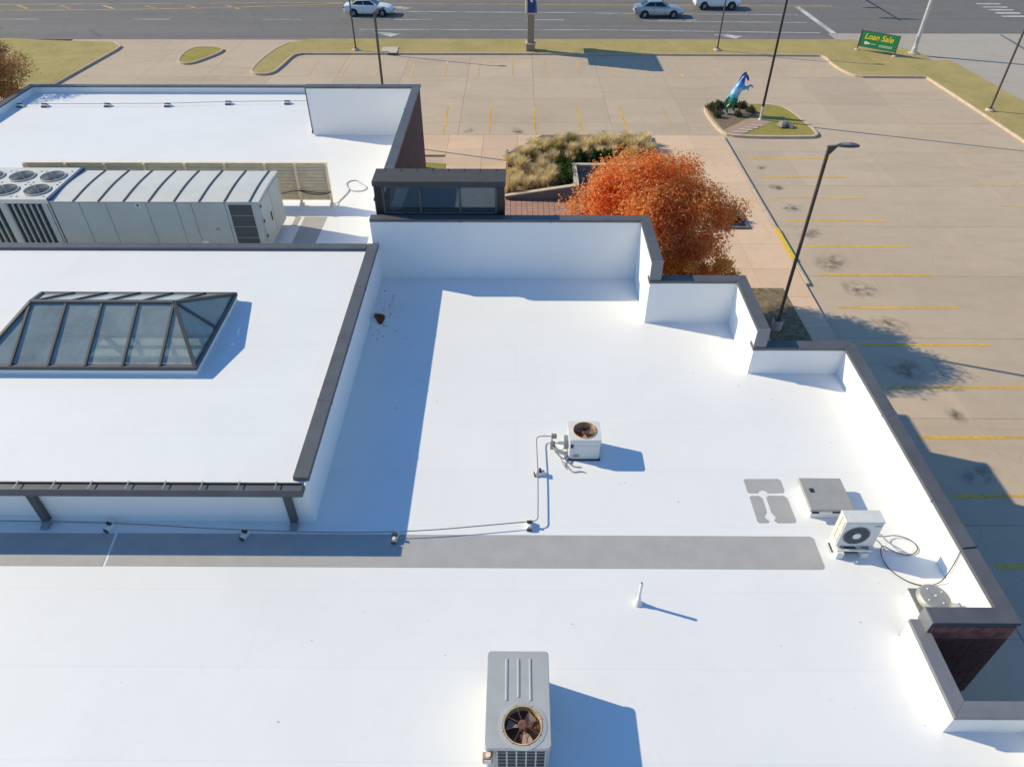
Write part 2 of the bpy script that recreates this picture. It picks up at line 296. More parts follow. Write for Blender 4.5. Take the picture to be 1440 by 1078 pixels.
# ------------------------------------------------------------------ mesh helpers
OFF = {}
class MB:
    def __init__(s): s.v = []; s.f = []
    def poly(s, pts): i = len(s.v); s.v += [tuple(p) for p in pts]; s.f.append(tuple(range(i, i + len(pts)))); return s
    def box(s, x0, x1, y0, y1, z0, z1):
        i = len(s.v)
        s.v += [(x0,y0,z0),(x1,y0,z0),(x1,y1,z0),(x0,y1,z0),(x0,y0,z1),(x1,y0,z1),(x1,y1,z1),(x0,y1,z1)]
        s.f += [(i,i+3,i+2,i+1),(i+4,i+5,i+6,i+7),(i,i+1,i+5,i+4),(i+1,i+2,i+6,i+5),(i+2,i+3,i+7,i+6),(i+3,i,i+4,i+7)]
        return s
    def hexa(s, b, t):                       # 4 bottom points, 4 top points, both counter-clockwise seen from above
        i = len(s.v); s.v += [tuple(p) for p in b] + [tuple(p) for p in t]
        s.f += [(i,i+3,i+2,i+1),(i+4,i+5,i+6,i+7),(i,i+1,i+5,i+4),(i+1,i+2,i+6,i+5),(i+2,i+3,i+7,i+6),(i+3,i,i+4,i+7)]
        return s
    def prism(s, pts, z0, z1):
        n = len(pts); a = sum(pts[k][0]*pts[(k+1)%n][1]-pts[(k+1)%n][0]*pts[k][1] for k in range(n))
        if a < 0: pts = pts[::-1]
        i = len(s.v); s.v += [(p[0],p[1],z0) for p in pts] + [(p[0],p[1],z1) for p in pts]
        s.f.append(tuple(range(i+n-1, i-1, -1))); s.f.append(tuple(range(i+n, i+2*n)))
        for k in range(n): s.f.append((i+k, i+(k+1)%n, i+n+(k+1)%n, i+n+k))
        return s
    def tube(s, path, r, n=8, cap=True):
        path = [Vector(p) for p in path]; m = len(path)
        rr = r if isinstance(r, (list, tuple)) else [r]*m
        t0 = (path[1]-path[0]).normalized(); up = Vector((0,0,1)) if abs(t0.z) < 0.9 else Vector((1,0,0))
        i0 = len(s.v)
        for k, p in enumerate(path):
            t = (path[min(k+1,m-1)]-path[max(k-1,0)]).normalized()
            a = t.cross(up)
            if a.length < 1e-4: a = t.cross(Vector((0,1,0)))
            a.normalize(); b = a.cross(t).normalized(); up = b
            for j in range(n):
                q = p + (a*math.cos(2*math.pi*j/n) + b*math.sin(2*math.pi*j/n))*rr[k]; s.v.append(tuple(q))
        for k in range(m-1):
            for j in range(n):
                a_ = i0+k*n+j; b_ = i0+k*n+(j+1)%n; s.f.append((a_, b_, b_+n, a_+n))
        if cap:
            s.f.append(tuple(i0+j for j in range(n-1,-1,-1))); s.f.append(tuple(i0+(m-1)*n+j for j in range(n)))
        return s
    def lathe(s, c, prof, n=24, ax='z'):     # prof: (radius, height) from bottom up
        i0 = len(s.v)
        for r, h in prof:
            for j in range(n):
                x = r*math.cos(2*math.pi*j/n); y = r*math.sin(2*math.pi*j/n)
                p = (x, y, h) if ax == 'z' else ((x, h, y) if ax == 'y' else (h, x, y))
                s.v.append((c[0]+p[0], c[1]+p[1], c[2]+p[2]))
        for k in range(len(prof)-1):
            for j in range(n):
                a = i0+k*n+j; b = i0+k*n+(j+1)%n
                s.f.append((a, b, b+n, a+n) if ax == 'z' else (a, a+n, b+n, b))
        for k in (0, len(prof)-1):
            if prof[k][0] > 1e-5: s.f.append(tuple(i0+k*n+j for j in (range(n) if k else range(n-1,-1,-1))))
        return s
    def build(s, name, mat, parent=None, bevel=0.0, smooth=False, local=False, seg=2):
        me = bpy.data.meshes.new(name)
        if parent is None and not local:
            vs = np.array(s.v); o3 = ((vs[:,0].min()+vs[:,0].max())/2, (vs[:,1].min()+vs[:,1].max())/2, vs[:,2].min())
        else: o3 = OFF.get(parent.name, (0,0,0)) if parent is not None else (0,0,0)
        me.from_pydata([(a-o3[0], b-o3[1], c-o3[2]) for a, b, c in s.v], [], s.f)
        me.materials.append(MATS[mat])
        if smooth:
            for p in me.polygons: p.use_smooth = True
        o = bpy.data.objects.new(name, me); COL.objects.link(o)
        if parent is not None: o.parent = parent; OFF[o.name] = o3
        elif not local: o.location = o3; OFF[o.name] = o3
        if bevel:
            bm = o.modifiers.new('bevel', 'BEVEL'); bm.width = bevel; bm.segments = seg; bm.limit_method = 'ANGLE'; bm.angle_limit = R_(40)
        if smooth:
            try: me.set_sharp_from_angle(angle=R_(35))
            except Exception: pass
        return o
def tag(o, label, cat, group=None, kind=None):
    o['label'] = label; o['category'] = cat
    if group: o['group'] = group
    if kind: o['kind'] = kind
    return o
def thing(name, label, cat, loc, rotz=0, group=None, local=False):
    o = bpy.data.objects.new(name, None); COL.objects.link(o); o.empty_display_size = 0.2
    o.location = loc; o.rotation_euler = (0, 0, rotz)
    OFF[o.name] = (0, 0, 0) if local else tuple(loc)
    return tag(o, label, cat, group)
def copy_tree(o, parent=None):
    c = o.copy(); COL.objects.link(c); c.parent = parent
    for ch in list(o.children): copy_tree(ch, c)
    return c
def struct(o, label, cat): return tag(o, label, cat, kind='structure')
def B(x0, x1, y0, y1, z0, z1): return MB().box(x0, x1, y0, y1, z0, z1)
def offset_path(path, d):                    # shift an open path to its left by d, mitred
    out = []
    for k, p in enumerate(path):
        p = Vector(p[:2]); ns = []
        if k > 0: t = (p-Vector(path[k-1][:2])).normalized(); ns.append(Vector((-t.y, t.x)))
        if k < len(path)-1: t = (Vector(path[k+1][:2])-p).normalized(); ns.append(Vector((-t.y, t.x)))
        if len(ns) == 2:
            b = (ns[0]+ns[1]).normalized(); q = p + b*(d/max(0.3, b.dot(ns[0])))
        else: q = p + ns[0]*d
        out.append((q.x, q.y))
    return out

Z = 4.03                                      # level of the white roof
# ------------------------------------------------------------------ ground, lot, road
struct(MB().poly([(-600,-400,-0.12),(600,-400,-0.12),(600,900,-0.12),(-600,900,-0.12)]).build('ground', 'far_ground'), 'dry open ground around the whole site', 'ground')
lot = struct(MB().poly([(-40,-10,-0.045),(33.6,-10,-0.045),(33.6,69.2,-0.045),(-40,69.2,-0.045)]).build('parking_lot', 'joint_dark'), 'beige concrete parking lot with faded yellow stall lines', 'parking lot')
SX, SY = 5.2, 4.93
slab_me = None
for ix in range(-8, 7):
    for iy in range(-6, 8):
        x0 = 1.3 + ix*SX; y0 = 34.0 + iy*SY
        x1 = min(x0+SX, 33.6); y1 = min(y0+SY, 69.2)
        if x1 < x0+0.5 or y1 < y0+0.5: continue
        if y1 < 16 and x1 < 9: continue
        if x1 < 7 and y1 < 34 : continue
        if x1 < -5 and y1 < 36: continue
        full = (x1-x0 > SX-0.01 and y1-y0 > SY-0.01)
        if full and slab_me is not None:
            o = bpy.data.objects.new('concrete_slab', slab_me); COL.objects.link(o); o.parent = lot
            o.location = (x0-OFF[lot.name][0], y0-OFF[lot.name][1], -OFF[lot.name][2])
        else:
            me_o = MB().box(0.008, x1-x0-0.008, 0.008, y1-y0-0.008, -0.04, 0.0).build('concrete_slab', 'lot_concrete', local=True)
            me_o.parent = lot; me_o.location = (x0-OFF[lot.name][0], y0-OFF[lot.name][1], -OFF[lot.name][2])
            if full: slab_me = me_o.data
def line(p, q, w, mat, name, parent, z=0.005):
    p = Vector(p); q = Vector(q); t = (q-p).normalized(); n = Vector((-t.y, t.x))*w/2
    return MB().poly([(*(p-n), z), (*(q-n), z), (*(q+n), z), (*(p+n), z)]).build(name, mat, parent)
for k in range(12):                            # stalls of the east lot
    y = 42.83 - 2.735*k
    line((14.4, y), (19.75, y+0.02), 0.15, 'paint_yellow', 'parking_line', lot)
for y in (41.83, 39.12, 36.4, 33.65, 30.9, 28.15): line((26.7, y), (32.2, y), 0.11, 'paint_yellow_faint', 'parking_line', lot)
for y in (55.06, 52.3, 49.68, 47.07, 44.37): line((26.6, y), (32.2, y), 0.10, 'paint_yellow_faint', 'parking_line', lot)
for k in range(16):                            # far row against the lawn
    x = -16.63 + 2.71*k
    line((x, 63.6), (x+0.05, 58.8), 0.14, 'paint_yellow_faint', 'parking_line', lot)
for k in range(6): line((-4.93+3.08*k, 52.0), (-4.87+3.09*k, 46.6), 0.13, 'paint_yellow_faint' if k == 5 else 'paint_yellow', 'parking_line', lot)
for sx, sy, s in [(14.95,41.5,.5),(15.05,38.7,.6),(15.2,36.1,.75),(15.3,33.2,.8),(15.4,30.3,1.0),(15.9,27.9,1.0),(16.2,25.2,.8),(15.6,22.1,.9),(16.3,19.4,.6),(15.7,16.4,.7),(16.6,12.9,.9),(-3.2,47.3,.6),(0.1,47.2,.7),(5.9,47.2,.4)]:
    o = MB().poly([(-1,-1,0),(1,-1,0),(1,1,0),(-1,1,0)]).build('oil_stain', 'oil_stain', local=True)
    o.parent = lot; o.location = (sx-OFF[lot.name][0], sy-OFF[lot.name][1], 0.009-OFF[lot.name][2]); o.scale = (s*rnd.uniform(.9,1.4), s*rnd.uniform(.6,1.0), 1); o.rotation_euler = (0, 0, rnd.uniform(0, 6))

road = struct(MB().poly([(-160,69.2,-0.02),(29.0,69.2,-0.02),(29.0,71.7,-0.02),(170,71.7,-0.02),(170,101,-0.02),(-160,101,-0.02)]).build('road', 'asphalt'), 'grey asphalt road with yellow and white lane markings', 'road')
struct(MB().poly([(29.0,-20,-0.024),(160,-20,-0.024),(160,71.7,-0.024),(29.0,71.7,-0.024)]).build('side_street', 'street_concrete'), 'pale concrete side street beyond the corner lawn', 'street')
rz = -0.014
def rl(p, q, w=0.12, m='paint_white'): line(p, q, w, m, 'lane_marking', road, rz)
rl((-18.5,83.0),(33,82.1),.13,'paint_road_yellow'); rl((-18.5,83.35),(33,82.45),.13,'paint_road_yellow')
rl((-18.5,83.0),(-30,81.2),.2,'paint_road_yellow'); rl((-30,81.2),(-41.4,80.25),.2,'paint_road_yellow'); rl((-41.4,80.25),(-70,79.3),.2,'paint_road_yellow')
rl((-18.5,83.35),(-26,83.3),.2,'paint_road_yellow'); rl((-26,83.3),(-75,81.8),.2,'paint_road_yellow')
for x in (-60.6,-56.9,-52.4,-47.9,-43.4,-38.95,-34.6,-30.4): rl((x,82.1),(x+1.8,80.6),.3,'paint_road_yellow')
for k in range(-3, 3): x = -12.1 + 12.98*k; rl((x, 76.42),(x+3.8, 76.42),.15)
rl((12.5,76.05),(28.3,75.55)); rl((-12.5,79.75),(28.3,78.5),.15); rl((-14.9,72.78),(9,72.75),.15); rl((9,72.75),(28.3,71.85),.15)
rl((29.2,81.9),(29.55,71.8),.55)
for y in (83.3, 81.9, 80.7, 79.4, 78.1): rl((48.5,y),(51.0,y),.45)
def arrow(x, y, s=1.0):
    pts = [(0,.55),(1.5,.5),(2.0,0.1),(2.5,0.1),(1.7,-.85),(0.6,.05),(1.2,.05),(0.9,.25),(0,.33)]
    MB().poly([(x+a*s, y+b*s, rz) for a, b in pts]).build('lane_arrow', 'paint_white', road)
arrow(-13.3,71.2); arrow(18.3,70.7); arrow(-13.3,81.2)

# lawns and kerbs
def kerb(path, name, label, w=0.16, h=0.15, closed=False, mat='kerb_concrete', z0=-0.03):
    if closed: path = path + [path[0]]
    L = offset_path(path, w/2); Rr = offset_path(path, -w/2)
    if closed:
        p = path; a = Vector(p[1])-Vector(p[0]); b = Vector(p[0])-Vector(p[-2]); na = Vector((-a.y,a.x)).normalized(); nb = Vector((-b.y,b.x)).normalized()
        bi = (na+nb).normalized(); d = (w/2)/max(0.4, bi.dot(na)); P = Vector(p[0])
        L[0] = L[-1] = tuple(P+bi*d); Rr[0] = Rr[-1] = tuple(P-bi*d)
    mb = MB(); n = len(path); i0 = 0
    for k in range(n): mb.v += [(*L[k], z0), (*Rr[k], z0), (*Rr[k], h), (*L[k], h)]
    for k in range(n-1):
        a = 4*k; b = a+4
        mb.f += [(a+1, b+1, b+2, a+2), (b, a, a+3, b+3), (a+2, b+2, b+3, a+3)]
    if not closed: mb.f += [(0, 1, 2, 3), (4*n-1, 4*n-2, 4*n-3, 4*n-4)]
    o = mb.build(name, mat, bevel=0.02); struct(o, label, 'kerb'); return o
def smooth_path(pts, it=2, closed=False):
    for _ in range(it):
        out = []
        n = len(pts); rng = range(n) if closed else range(n-1)
        if not closed: out.append(pts[0])
        for k in rng:
            a = pts[k]; b = pts[(k+1)%n]
            out += [(a[0]*.75+b[0]*.25, a[1]*.75+b[1]*.25), (a[0]*.25+b[0]*.75, a[1]*.25+b[1]*.75)]
        if not closed: out.append(pts[-1])
        pts = out
    return pts
lawnW = [(-75,55),(-36.0,55),(-34.9,65.6),(-35.0,66.6),(-36.1,67.9),(-43.1,68.6),(-45.4,69.1),(-75,69.1)]
struct(MB().prism(lawnW, -0.03, 0.12).build('lawn', 'lawn'), 'dry lawn west of the driveway entrance', 'lawn')
kerb([(-36.0,52),(-34.85,65.6),(-34.9,66.7),(-36.1,68.0)], 'kerb', 'kerb along the lawn west of the driveway')
isl = smooth_path([(-28.68,66.3),(-26.6,66.6),(-25.2,65.7),(-26.6,62.2),(-27.4,61.6),(-28.4,62.4)], 2, True)
struct(MB().prism(isl, -0.03, 0.12).build('lawn', 'lawn_green'), 'small teardrop grass island in the driveway', 'lawn'); kerb(isl, 'kerb', 'kerb around the teardrop grass island', closed=True)
stripK = [(-18.6,69.1)] + smooth_path([(-20.2,68.0),(-21.2,65.6),(-21.6,60.4),(-21.0,59.0),(-19.6,59.0),(-19.3,61.0),(-19.1,64.2),(-18.4,64.68)], 2) + [(2.0,64.7)] + smooth_path([(25.4,64.4),(26.2,64.2),(26.1,61.5),(26.6,59.2),(27.4,58.7)], 2) + [(32.0,58.62)] + smooth_path([(32.4,58.5),(32.75,52.0),(33.0,45.5)], 1) + [(33.3,20)]
lawnS = stripK + [(38.6,20),(37.03,52.9),(36.28,62.9),(34.79,62.9),(34.78,64.1),(34.3,65.4),(32.9,68.1),(30.2,69.15)]
struct(MB().prism(lawnS, -0.03, 0.12).build('lawn', 'lawn'), 'long roadside lawn wrapping the parking lot', 'lawn')
kerb(stripK[2:], 'kerb', 'kerb between the parking lot and the roadside lawn')
hi = smooth_path([(13.35,51.2),(13.9,52.2),(16.0,52.4),(18.9,52.2),(19.5,50.9),(19.95,47.6),(19.9,46.3),(18.8,46.15),(14.2,46.2),(13.6,47.2)], 2, True)
struct(MB().prism(hi, -0.03, 0.12).build('lawn', 'lawn_green'), 'grass on the kerbed island with the horse statue', 'lawn'); kerb(hi, 'kerb', 'kerb around the horse statue island', 0.22, closed=True)
struct(MB().prism([(13.55,51.0),(14.1,52.1),(16.6,52.2),(17.0,50.4),(15.9,49.35),(13.85,47.3)], 0.1, 0.126).build('mulch_bed', 'mulch'), 'brown mulch bed under the horse statue', 'mulch')
path_o = struct(MB().prism([(13.9,47.2),(15.9,49.2),(16.85,49.45),(17.6,48.8),(16.0,47.6),(14.95,46.5),(14.3,46.5)], 0.1, 0.13).build('paved_path', 'paver_pink'), 'pink paved path on the horse statue island', 'path')
for k in range(4):
    a = k*0.55; MB().hexa([(14.35+a*.9,46.75+a*.75,.13),(15.35+a*.75,46.75+a*.65,.13),(15.45+a*.75,46.95+a*.65,.13),(14.45+a*.9,46.97+a*.75,.13)], [(14.35+a*.9,46.75+a*.75,.16),(15.35+a*.75,46.75+a*.65,.16),(15.45+a*.75,46.95+a*.65,.16),(14.45+a*.9,46.97+a*.75,.16)]).build('paving_strip', 'concrete_pale', path_o)

# sidewalk around the building, in slabs
walk = struct(MB().poly([(-5.5,22.4,-0.03),(13.5,22.4,-0.03),(13.5,46.3,-0.03),(-9,46.3,-0.03),(-9,36.4,-0.03),(-5.5,36.4,-0.03)]).build('sidewalk', 'joint_dark'), 'tan concrete sidewalk slabs beside the building', 'sidewalk')
def wslab(x0, x1, y0, y1):
    o = MB().box(x0+.006, x1-.006, y0+.006, y1-.006, -0.02, 0.12).build('sidewalk_slab', 'walk_concrete', walk); return o
ys = [22.3+2.4*k for k in range(10)] + [46.3]
for k in range(len(ys)-1):
    for j in range(8):
        x0 = -4.4+2.25*j; x1 = x0+2.25
        if j == 7: x1 = 13.45
        if x0 < 4.6 and ys[k+1] < 24: continue
        wslab(x0, x1, ys[k], ys[k+1])
for k in range(8): wslab(-22.4+2.25*k, -20.15+2.25*k, 43.0, 46.3)
for k in range(10): wslab(10.3, 13.8, 22.3-2.4*(k+1), 22.3-2.4*k)
wslab(7.6, 10.3, 20.1, 22.3); wslab(4.9, 7.6, 20.1, 22.3)
kerb([(13.56,46.2),(13.58,28.2)], 'kerb', 'kerb of the sidewalk beside the east stalls', 0.18, 0.14)
kerb([(13.9,22.0),(13.9,-2)], 'kerb', 'low kerb of the sidewalk along the east wall', 0.18, 0.13)
kerb([(-22,46.38),(13.4,46.38)], 'kerb', 'kerb at the head of the stalls before the sidewalk', 0.15, 0.13)
tag(MB().prism([(13.47,33.6),(13.69,33.6),(13.69,30.4),(13.47,30.4)], 0.0, 0.148).build('yellow_kerb_paint', 'yellow_plain'), 'bright yellow painted stretch of the sidewalk kerb', 'kerb paint', kind='structure')
struct(MB().prism([(-1.6,33.2),(7.2,33.2),(7.2,36.75),(-1.6,36.75)], 0.1, 0.128).build('paver_plaza', 'pavers'), 'pink square paver plaza below the sloping planter wall', 'paving')
struct(MB().prism([(10.6,20.2),(12.45,20.2),(12.3,27.8),(10.7,27.8)], 0.1, 0.135).build('verge', 'verge_soil'), 'dry grass verge at the foot of the tall lamp post', 'verge')
struct(MB().prism([(-6.2,36.5),(-4.1,36.5),(-4.3,41.6),(-6.2,41.9)], 0.1, 0.14).build('lawn', 'lawn_green'), 'small green grass patch beside the brick wall', 'lawn')
struct(MB().prism([(4.75,20.0),(7.3,20.0),(7.3,28.2),(4.75,28.2)], 0.1, 0.15).build('planting_bed', 'mulch'), 'mulched bed under the orange tree', 'planting bed')
struct(MB().prism([(10.4,33.5),(12.1,33.5),(12.1,35.4),(10.4,35.4)], 0.1, 0.15).build('planting_bed', 'mulch'), 'small square planting pit in the sidewalk beyond the orange tree', 'planting bed')
kerb([(10.4,33.5),(12.1,33.5),(12.1,35.4),(10.4,35.4)], 'kerb', 'low edging around the small square planting pit', 0.1, 0.24, closed=True, mat='concrete_dark')

# ------------------------------------------------------------------ building
bld = thing('commercial_building', 'low brick commercial building with white membrane roofs and dark metal coping', 'building', (0, 14, 0))
def part(mb, name, mat, parent=None, **k): return mb.build(name, mat, parent or bld, **k)
# main roof deck
main_out = [(-24,1),(9.85,1),(9.85,6.1),(8.2,6.1),(8.2,8.135),(9.85,8.135),(9.85,16.87),(7.12,16.87),(7.12,19.53),(4.32,19.53),(4.32,22.3),(-24,22.3)]
part(MB().prism(main_out, 3.5, Z), 'main_roof', 'membrane')
part(MB().prism([(-28.1,22.304),(-5.06,22.304),(-5.06,36.0),(-10.4,36.0),(-10.4,42.4),(-28.1,42.4)], 3.5, Z), 'back_roof', 'membrane')
UZ = 5.36                                      # upper roof with a hole for the skylight well
hx0, hx1, hy0, hy1 = -14.8, -8.92, 15.22, 18.66
ur = MB(); ux0, ux1, uy0, uy1 = -24, -4.9, 11.08, 22.298
ur.box(ux0, ux1, uy0, hy0, 3.9, UZ); ur.box(ux0, ux1, hy1, uy1, 3.9, UZ); ur.box(ux0, hx0, hy0, hy1, 3.9, UZ); ur.box(hx1, ux1, hy0, hy1, 3.9, UZ)
part(ur, 'upper_roof', 'membrane')
TH = 0.30
def wall_run(path, top, base=0.0, skin=True, side=1, t=TH, brick='brick_wall', ends=(0, 0)):
    """brick wall outside the inner face line, a white membrane skin on its roof side; 'side' +1 = wall lies to the left of the path"""
    out = offset_path(path, side*t); sk = offset_path(path, side*0.02)
    for k in range(len(path)-1):
        a, b, c, d = sk[k], sk[k+1], out[k+1], out[k]
        part(MB().prism([a, b, c, d], base, top-0.012), 'brick_wall', brick)
        if skin: part(MB().prism([path[k], path[k+1], (sk[k+1][0], sk[k+1][1]), (sk[k][0], sk[k][1])], Z-0.02, top-0.006), 'parapet_membrane', 'membrane_wall')
def coping(path, z, side=1, win=0.03, wout=TH+0.035, h=0.10, mat='coping', lead=(0, 0), seglen=3.05):
    """metal cap in mitred lengths with tight joints"""
    p = [Vector(q) for q in path]
    t0 = (p[1]-p[0]).normalized(); p[0] = p[0]-t0*lead[0]; t1 = (p[-1]-p[-2]).normalized(); p[-1] = p[-1]+t1*lead[1]
    path = [tuple(q) for q in p]
    I = offset_path(path, -side*win); O = offset_path(path, side*wout)
    for k in range(len(path)-1):
        L = (p[k+1]-p[k]).length; n = max(1, round(L/seglen))
        for j in range(n):
            def lerp(a, b, s): return (a[0]+(b[0]-a[0])*s, a[1]+(b[1]-a[1])*s)
            e = 0.004/L
            s0 = j/n + (e if j else 0); s1 = (j+1)/n - (e if j < n-1 else 0)
            # mitred ends keep their own corner, joints are cut square
            tI = [lerp(I[k], I[k+1], s0), lerp(I[k], I[k+1], s1)]; tO = [lerp(O[k], O[k+1], s0), lerp(O[k], O[k+1], s1)]
            q = [tI[0], tI[1], tO[1], tO[0]]
            part(MB().prism(q, z-h, z+0.0), 'coping', mat, bevel=0.008)
            if j: 
                m0 = lerp(I[k], I[k+1], j/n); m1 = lerp(O[k], O[k+1], j/n); d = (Vector(m1)-Vector(m0)).normalized(); nn = Vector((-d.y, d.x))*0.05
                m0 = Vector(m0)-d*0.003; m1 = Vector(m1)+d*0.003
                part(MB().prism([tuple(m0-nn), tuple(m1-nn), tuple(m1+nn), tuple(m0+nn)], z-h-0.003, z+0.004), 'coping_joint', mat)
Z1, Z2, Z3, Z4, ZB, ZL = 6.35, 5.65, 5.0, 4.66, 6.42, 4.39
w1 = [(-5.06,22.3),(4.32,22.3),(4.32,19.56)]
wall_run(w1, Z1); coping(w1, Z1+0.04)
part(B(4.287,4.658,19.522,19.557,Z2+0.045,Z1+0.043), 'end_flashing', 'coping_light')
w2 = [(4.64,19.53),(7.12,19.53),(7.12,16.90)]
wall_run(w2, Z2); coping(w2, Z2+0.04)
part(MB().box(4.32,4.64,19.53,19.56,Z-0.02,Z2-0.006), 'parapet_membrane', 'membrane_wall')
part(B(4.285,4.66,19.495,19.86,Z2-0.06,Z2+0.042), 'coping', 'coping')
part(B(7.087,7.458,16.862,16.897,Z3+0.045,Z2+0.043), 'end_flashing', 'coping_light')
w3 = [(7.44,16.87),(9.85,16.87),(9.85,8.135),(8.42,8.135)]
wall_run(w3, Z3); coping(w3, Z3+0.04)
part(MB().box(7.12,7.44,16.87,16.90,Z-0.02,Z3-0.006), 'parapet_membrane', 'membrane_wall')
part(B(7.085,7.46,16.835,17.2,Z3-0.06,Z3+0.042), 'coping', 'coping')
part(B(8.382,8.417,7.797,8.168,Z4-0.02,Z3+0.043), 'end_flashing', 'coping_light')
w4 = [(8.2,8.10),(8.2,6.1),(9.85,6.1),(9.85,1.0)]
wall_run(w4, Z4, t=0.25, base=0.0); coping(w4, Z4+0.04, wout=0.285, mat='coping_light')
wb = [(-10.4,36.0),(-5.1,36.0),(-5.1,23.72)]
wall_run(wb, ZB); coping(wb, ZB+0.04, lead=(0.03, 0), wout=TH+0.06)
part(B(-10.445,-10.405,35.97,36.36,Z+0.25,ZB-0.07), 'end_flashing', 'coping')
part(B(-10.455,-10.40,35.9,36.0,Z+0.12,Z+0.25), 'end_flashing', 'coping')
wl_ = [(-28.1,22.3),(-28.1,42.4),(-10.42,42.4),(-10.42,36.32)]
wall_run(wl_, ZL, t=0.26); coping(wl_, ZL+0.04, wout=0.30, h=0.08)
part(MB().prism([(-24,0.9),(-23.8,0.9),(-23.8,22.3),(-24,22.3)], 0, 3.5), 'brick_wall', 'brick_wall')
part(MB().prism([(-24,0.7),(9.8,0.7),(9.8,0.95),(-24,0.95)], 0, 4.5), 'brick_wall', 'brick_wall')
# upper roof edge caps
coping([(-24,22.22),(-5.23,22.22)], 5.47, side=1, win=0.30, wout=0.03, h=0.12)
coping([(-4.87,22.25),(-4.87,11.22)], 5.475, side=1, win=0.34, wout=0.03, h=0.13, mat='coping')
# gutter on the near eave
g = MB(); g.box(-24,-4.93,10.80,10.815,5.26,5.49); g.box(-24,-4.93,10.815,11.05,5.40,5.415); g.box(-24,-4.93,11.05,11.078,5.275,5.46); g.box(-4.93,-4.915,10.80,11.078,5.26,5.49)
gut = part(g, 'gutter', 'coping')
for k in range(17): x = -5.55-0.86*k; part(B(x,x+.028,10.82,11.08,5.485,5.495), 'gutter_strap', 'galvanised', gut)
for x in (-5.45,-11.5,-17.5):
    ds = part(MB().box(x,x+.16,10.93,11.06,Z+0.12,5.262), 'downspout', 'frame_grey'); part(MB().hexa([(x-.01,10.78,Z+.02),(x+.17,10.78,Z+.02),(x+.17,11.0,Z+.02),(x-.01,11.0,Z+.02)],[(x-.01,10.78,Z+.06),(x+.17,10.78,Z+.06),(x+.17,11.0,Z+.16),(x-.01,11.0,Z+.16)]), 'splash_shoe', 'galvanised', ds)
# grey walkway pads
def rpoly(x0, x1, y0, y1, r=0.1):
    out = []
    for cx, cy, a0 in ((x1-r,y0+r,-90),(x1-r,y1-r,0),(x0+r,y1-r,90),(x0+r,y0+r,180)):
        for k in range(5): a = R_(a0+22.5*k); out.append((cx+r*math.cos(a), cy+r*math.sin(a)))
    return out
for poly in ([(-9.50,9.76)] + rpoly(-9.4,7.18,9.76,10.7)[:10] + [(-9.60,10.7)], [(-23,9.75),(-9.56,9.75),(-9.66,10.69),(-23,10.69)],
             [(5.95,12.51),(6.0,12.54),(6.86,12.55),(6.91,12.48),(6.91,12.15),(6.86,12.07),(6.46,12.06),(6.43,12.12),(6.34,12.16),(6.25,12.13),(6.21,12.06),(5.98,12.06),(5.95,12.1)],
             [(5.96,11.93),(6.02,11.97),(6.21,11.97),(6.28,11.89),(6.27,11.45),(6.17,11.29),(6.2,11.23),(6.26,11.17),(6.22,11.11),(6.0,11.1),(5.96,11.15)],
             [(6.38,11.91),(6.45,11.98),(6.84,11.98),(6.91,11.9),(6.92,11.18),(6.87,11.11),(6.45,11.1),(6.38,11.17),(6.45,11.28),(6.38,11.42)],
             [(-8.82,27.05),(-7.88,27.05),(-7.9,22.9),(-8.82,22.9)], [(-9.19,27.04),(-8.95,27.04),(-8.97,26.27),(-9.19,26.27)]):
    part(MB().prism(poly, Z-0.01, Z+0.006), 'walkway_pad', 'walkway_grey')
# built bricks on the notch wall that faces the open corner
nw = part(MB().box(8.44,10.14,7.815,7.834,2.2,4.93), 'brick_backing', 'mortar')
def brick_mesh(w, h, name):
    me = bpy.data.meshes.new(name); m = MB().box(0.004,w-.004,-0.016,0.002,0.004,h-.004)
    me.from_pydata(m.v, [], m.f); me.materials.append(MATS['brick_piece' if w < .1 else 'brick_shaded']); return me
bs, bstr = brick_mesh(0.074,0.215,'soldier_brick'), brick_mesh(0.2125,0.075,'stretcher_brick')
def brick(me, x, z, dy):
    o = bpy.data.objects.new('brick', me); COL.objects.link(o); o.parent = nw
    o.location = (x-OFF[bld.name][0], 7.8138+dy-OFF[bld.name][1], z-OFF[bld.name][2])
for row in range(2):
    for k in range(23): brick(bs, 8.44+0.0739*k, 4.68-0.22*row, rnd.uniform(-.003,.001))
for row in range(29):
    for k in range(8): 
        x = 8.44+0.2125*k
        brick(bstr, x, 4.38-0.0755*row, rnd.uniform(-.003,.001))

# ------------------------------------------------------------------ clerestory box
cl = thing('clerestory', 'black framed clerestory box with three glass panes rising behind the white parapet', 'clerestory', (-2.6,23.2,0))
cx0, cx1, cy0, cy1, ct = -4.86, -0.39, 22.70, 23.68, 7.60
m = MB(); m.box(cx0,cx1,cy0,cy0+.12,0,6.44); m.box(cx0,cx1,cy0,cy0+.12,7.40,ct-.2+.02)
m.box(cx0,cx0+.30,cy0,cy0+.12,6.44,7.40); m.box(cx1-.30,cx1,cy0,cy0+.12,6.44,7.40)
m.build('front_frame','black_metal',cl)
m = MB(); m.box(cx0+.01,cx0+.1,cy0+.12,cy1,0,7.42); m.box(cx1-.1,cx1-.01,cy0+.12,cy1,0,7.42); m.box(cx0+.1,cx1-.1,cy1-.1,cy1-.001,0,7.42); m.build('side_wall','black_metal',cl)
B(cx0-.03,cx1+.03,cy0-.06,cy1+.03,7.42,ct).build('fascia','fascia_dark',cl,bevel=.01)
for k in range(8): x = cx0+0.3+0.55*k; B(x,x+.02,cy1-.2,cy1+.025,ct,ct+.010).build('roof_seam','black_metal',cl)
gx = [cx0+.30,-3.30,-1.93,cx1-.30]
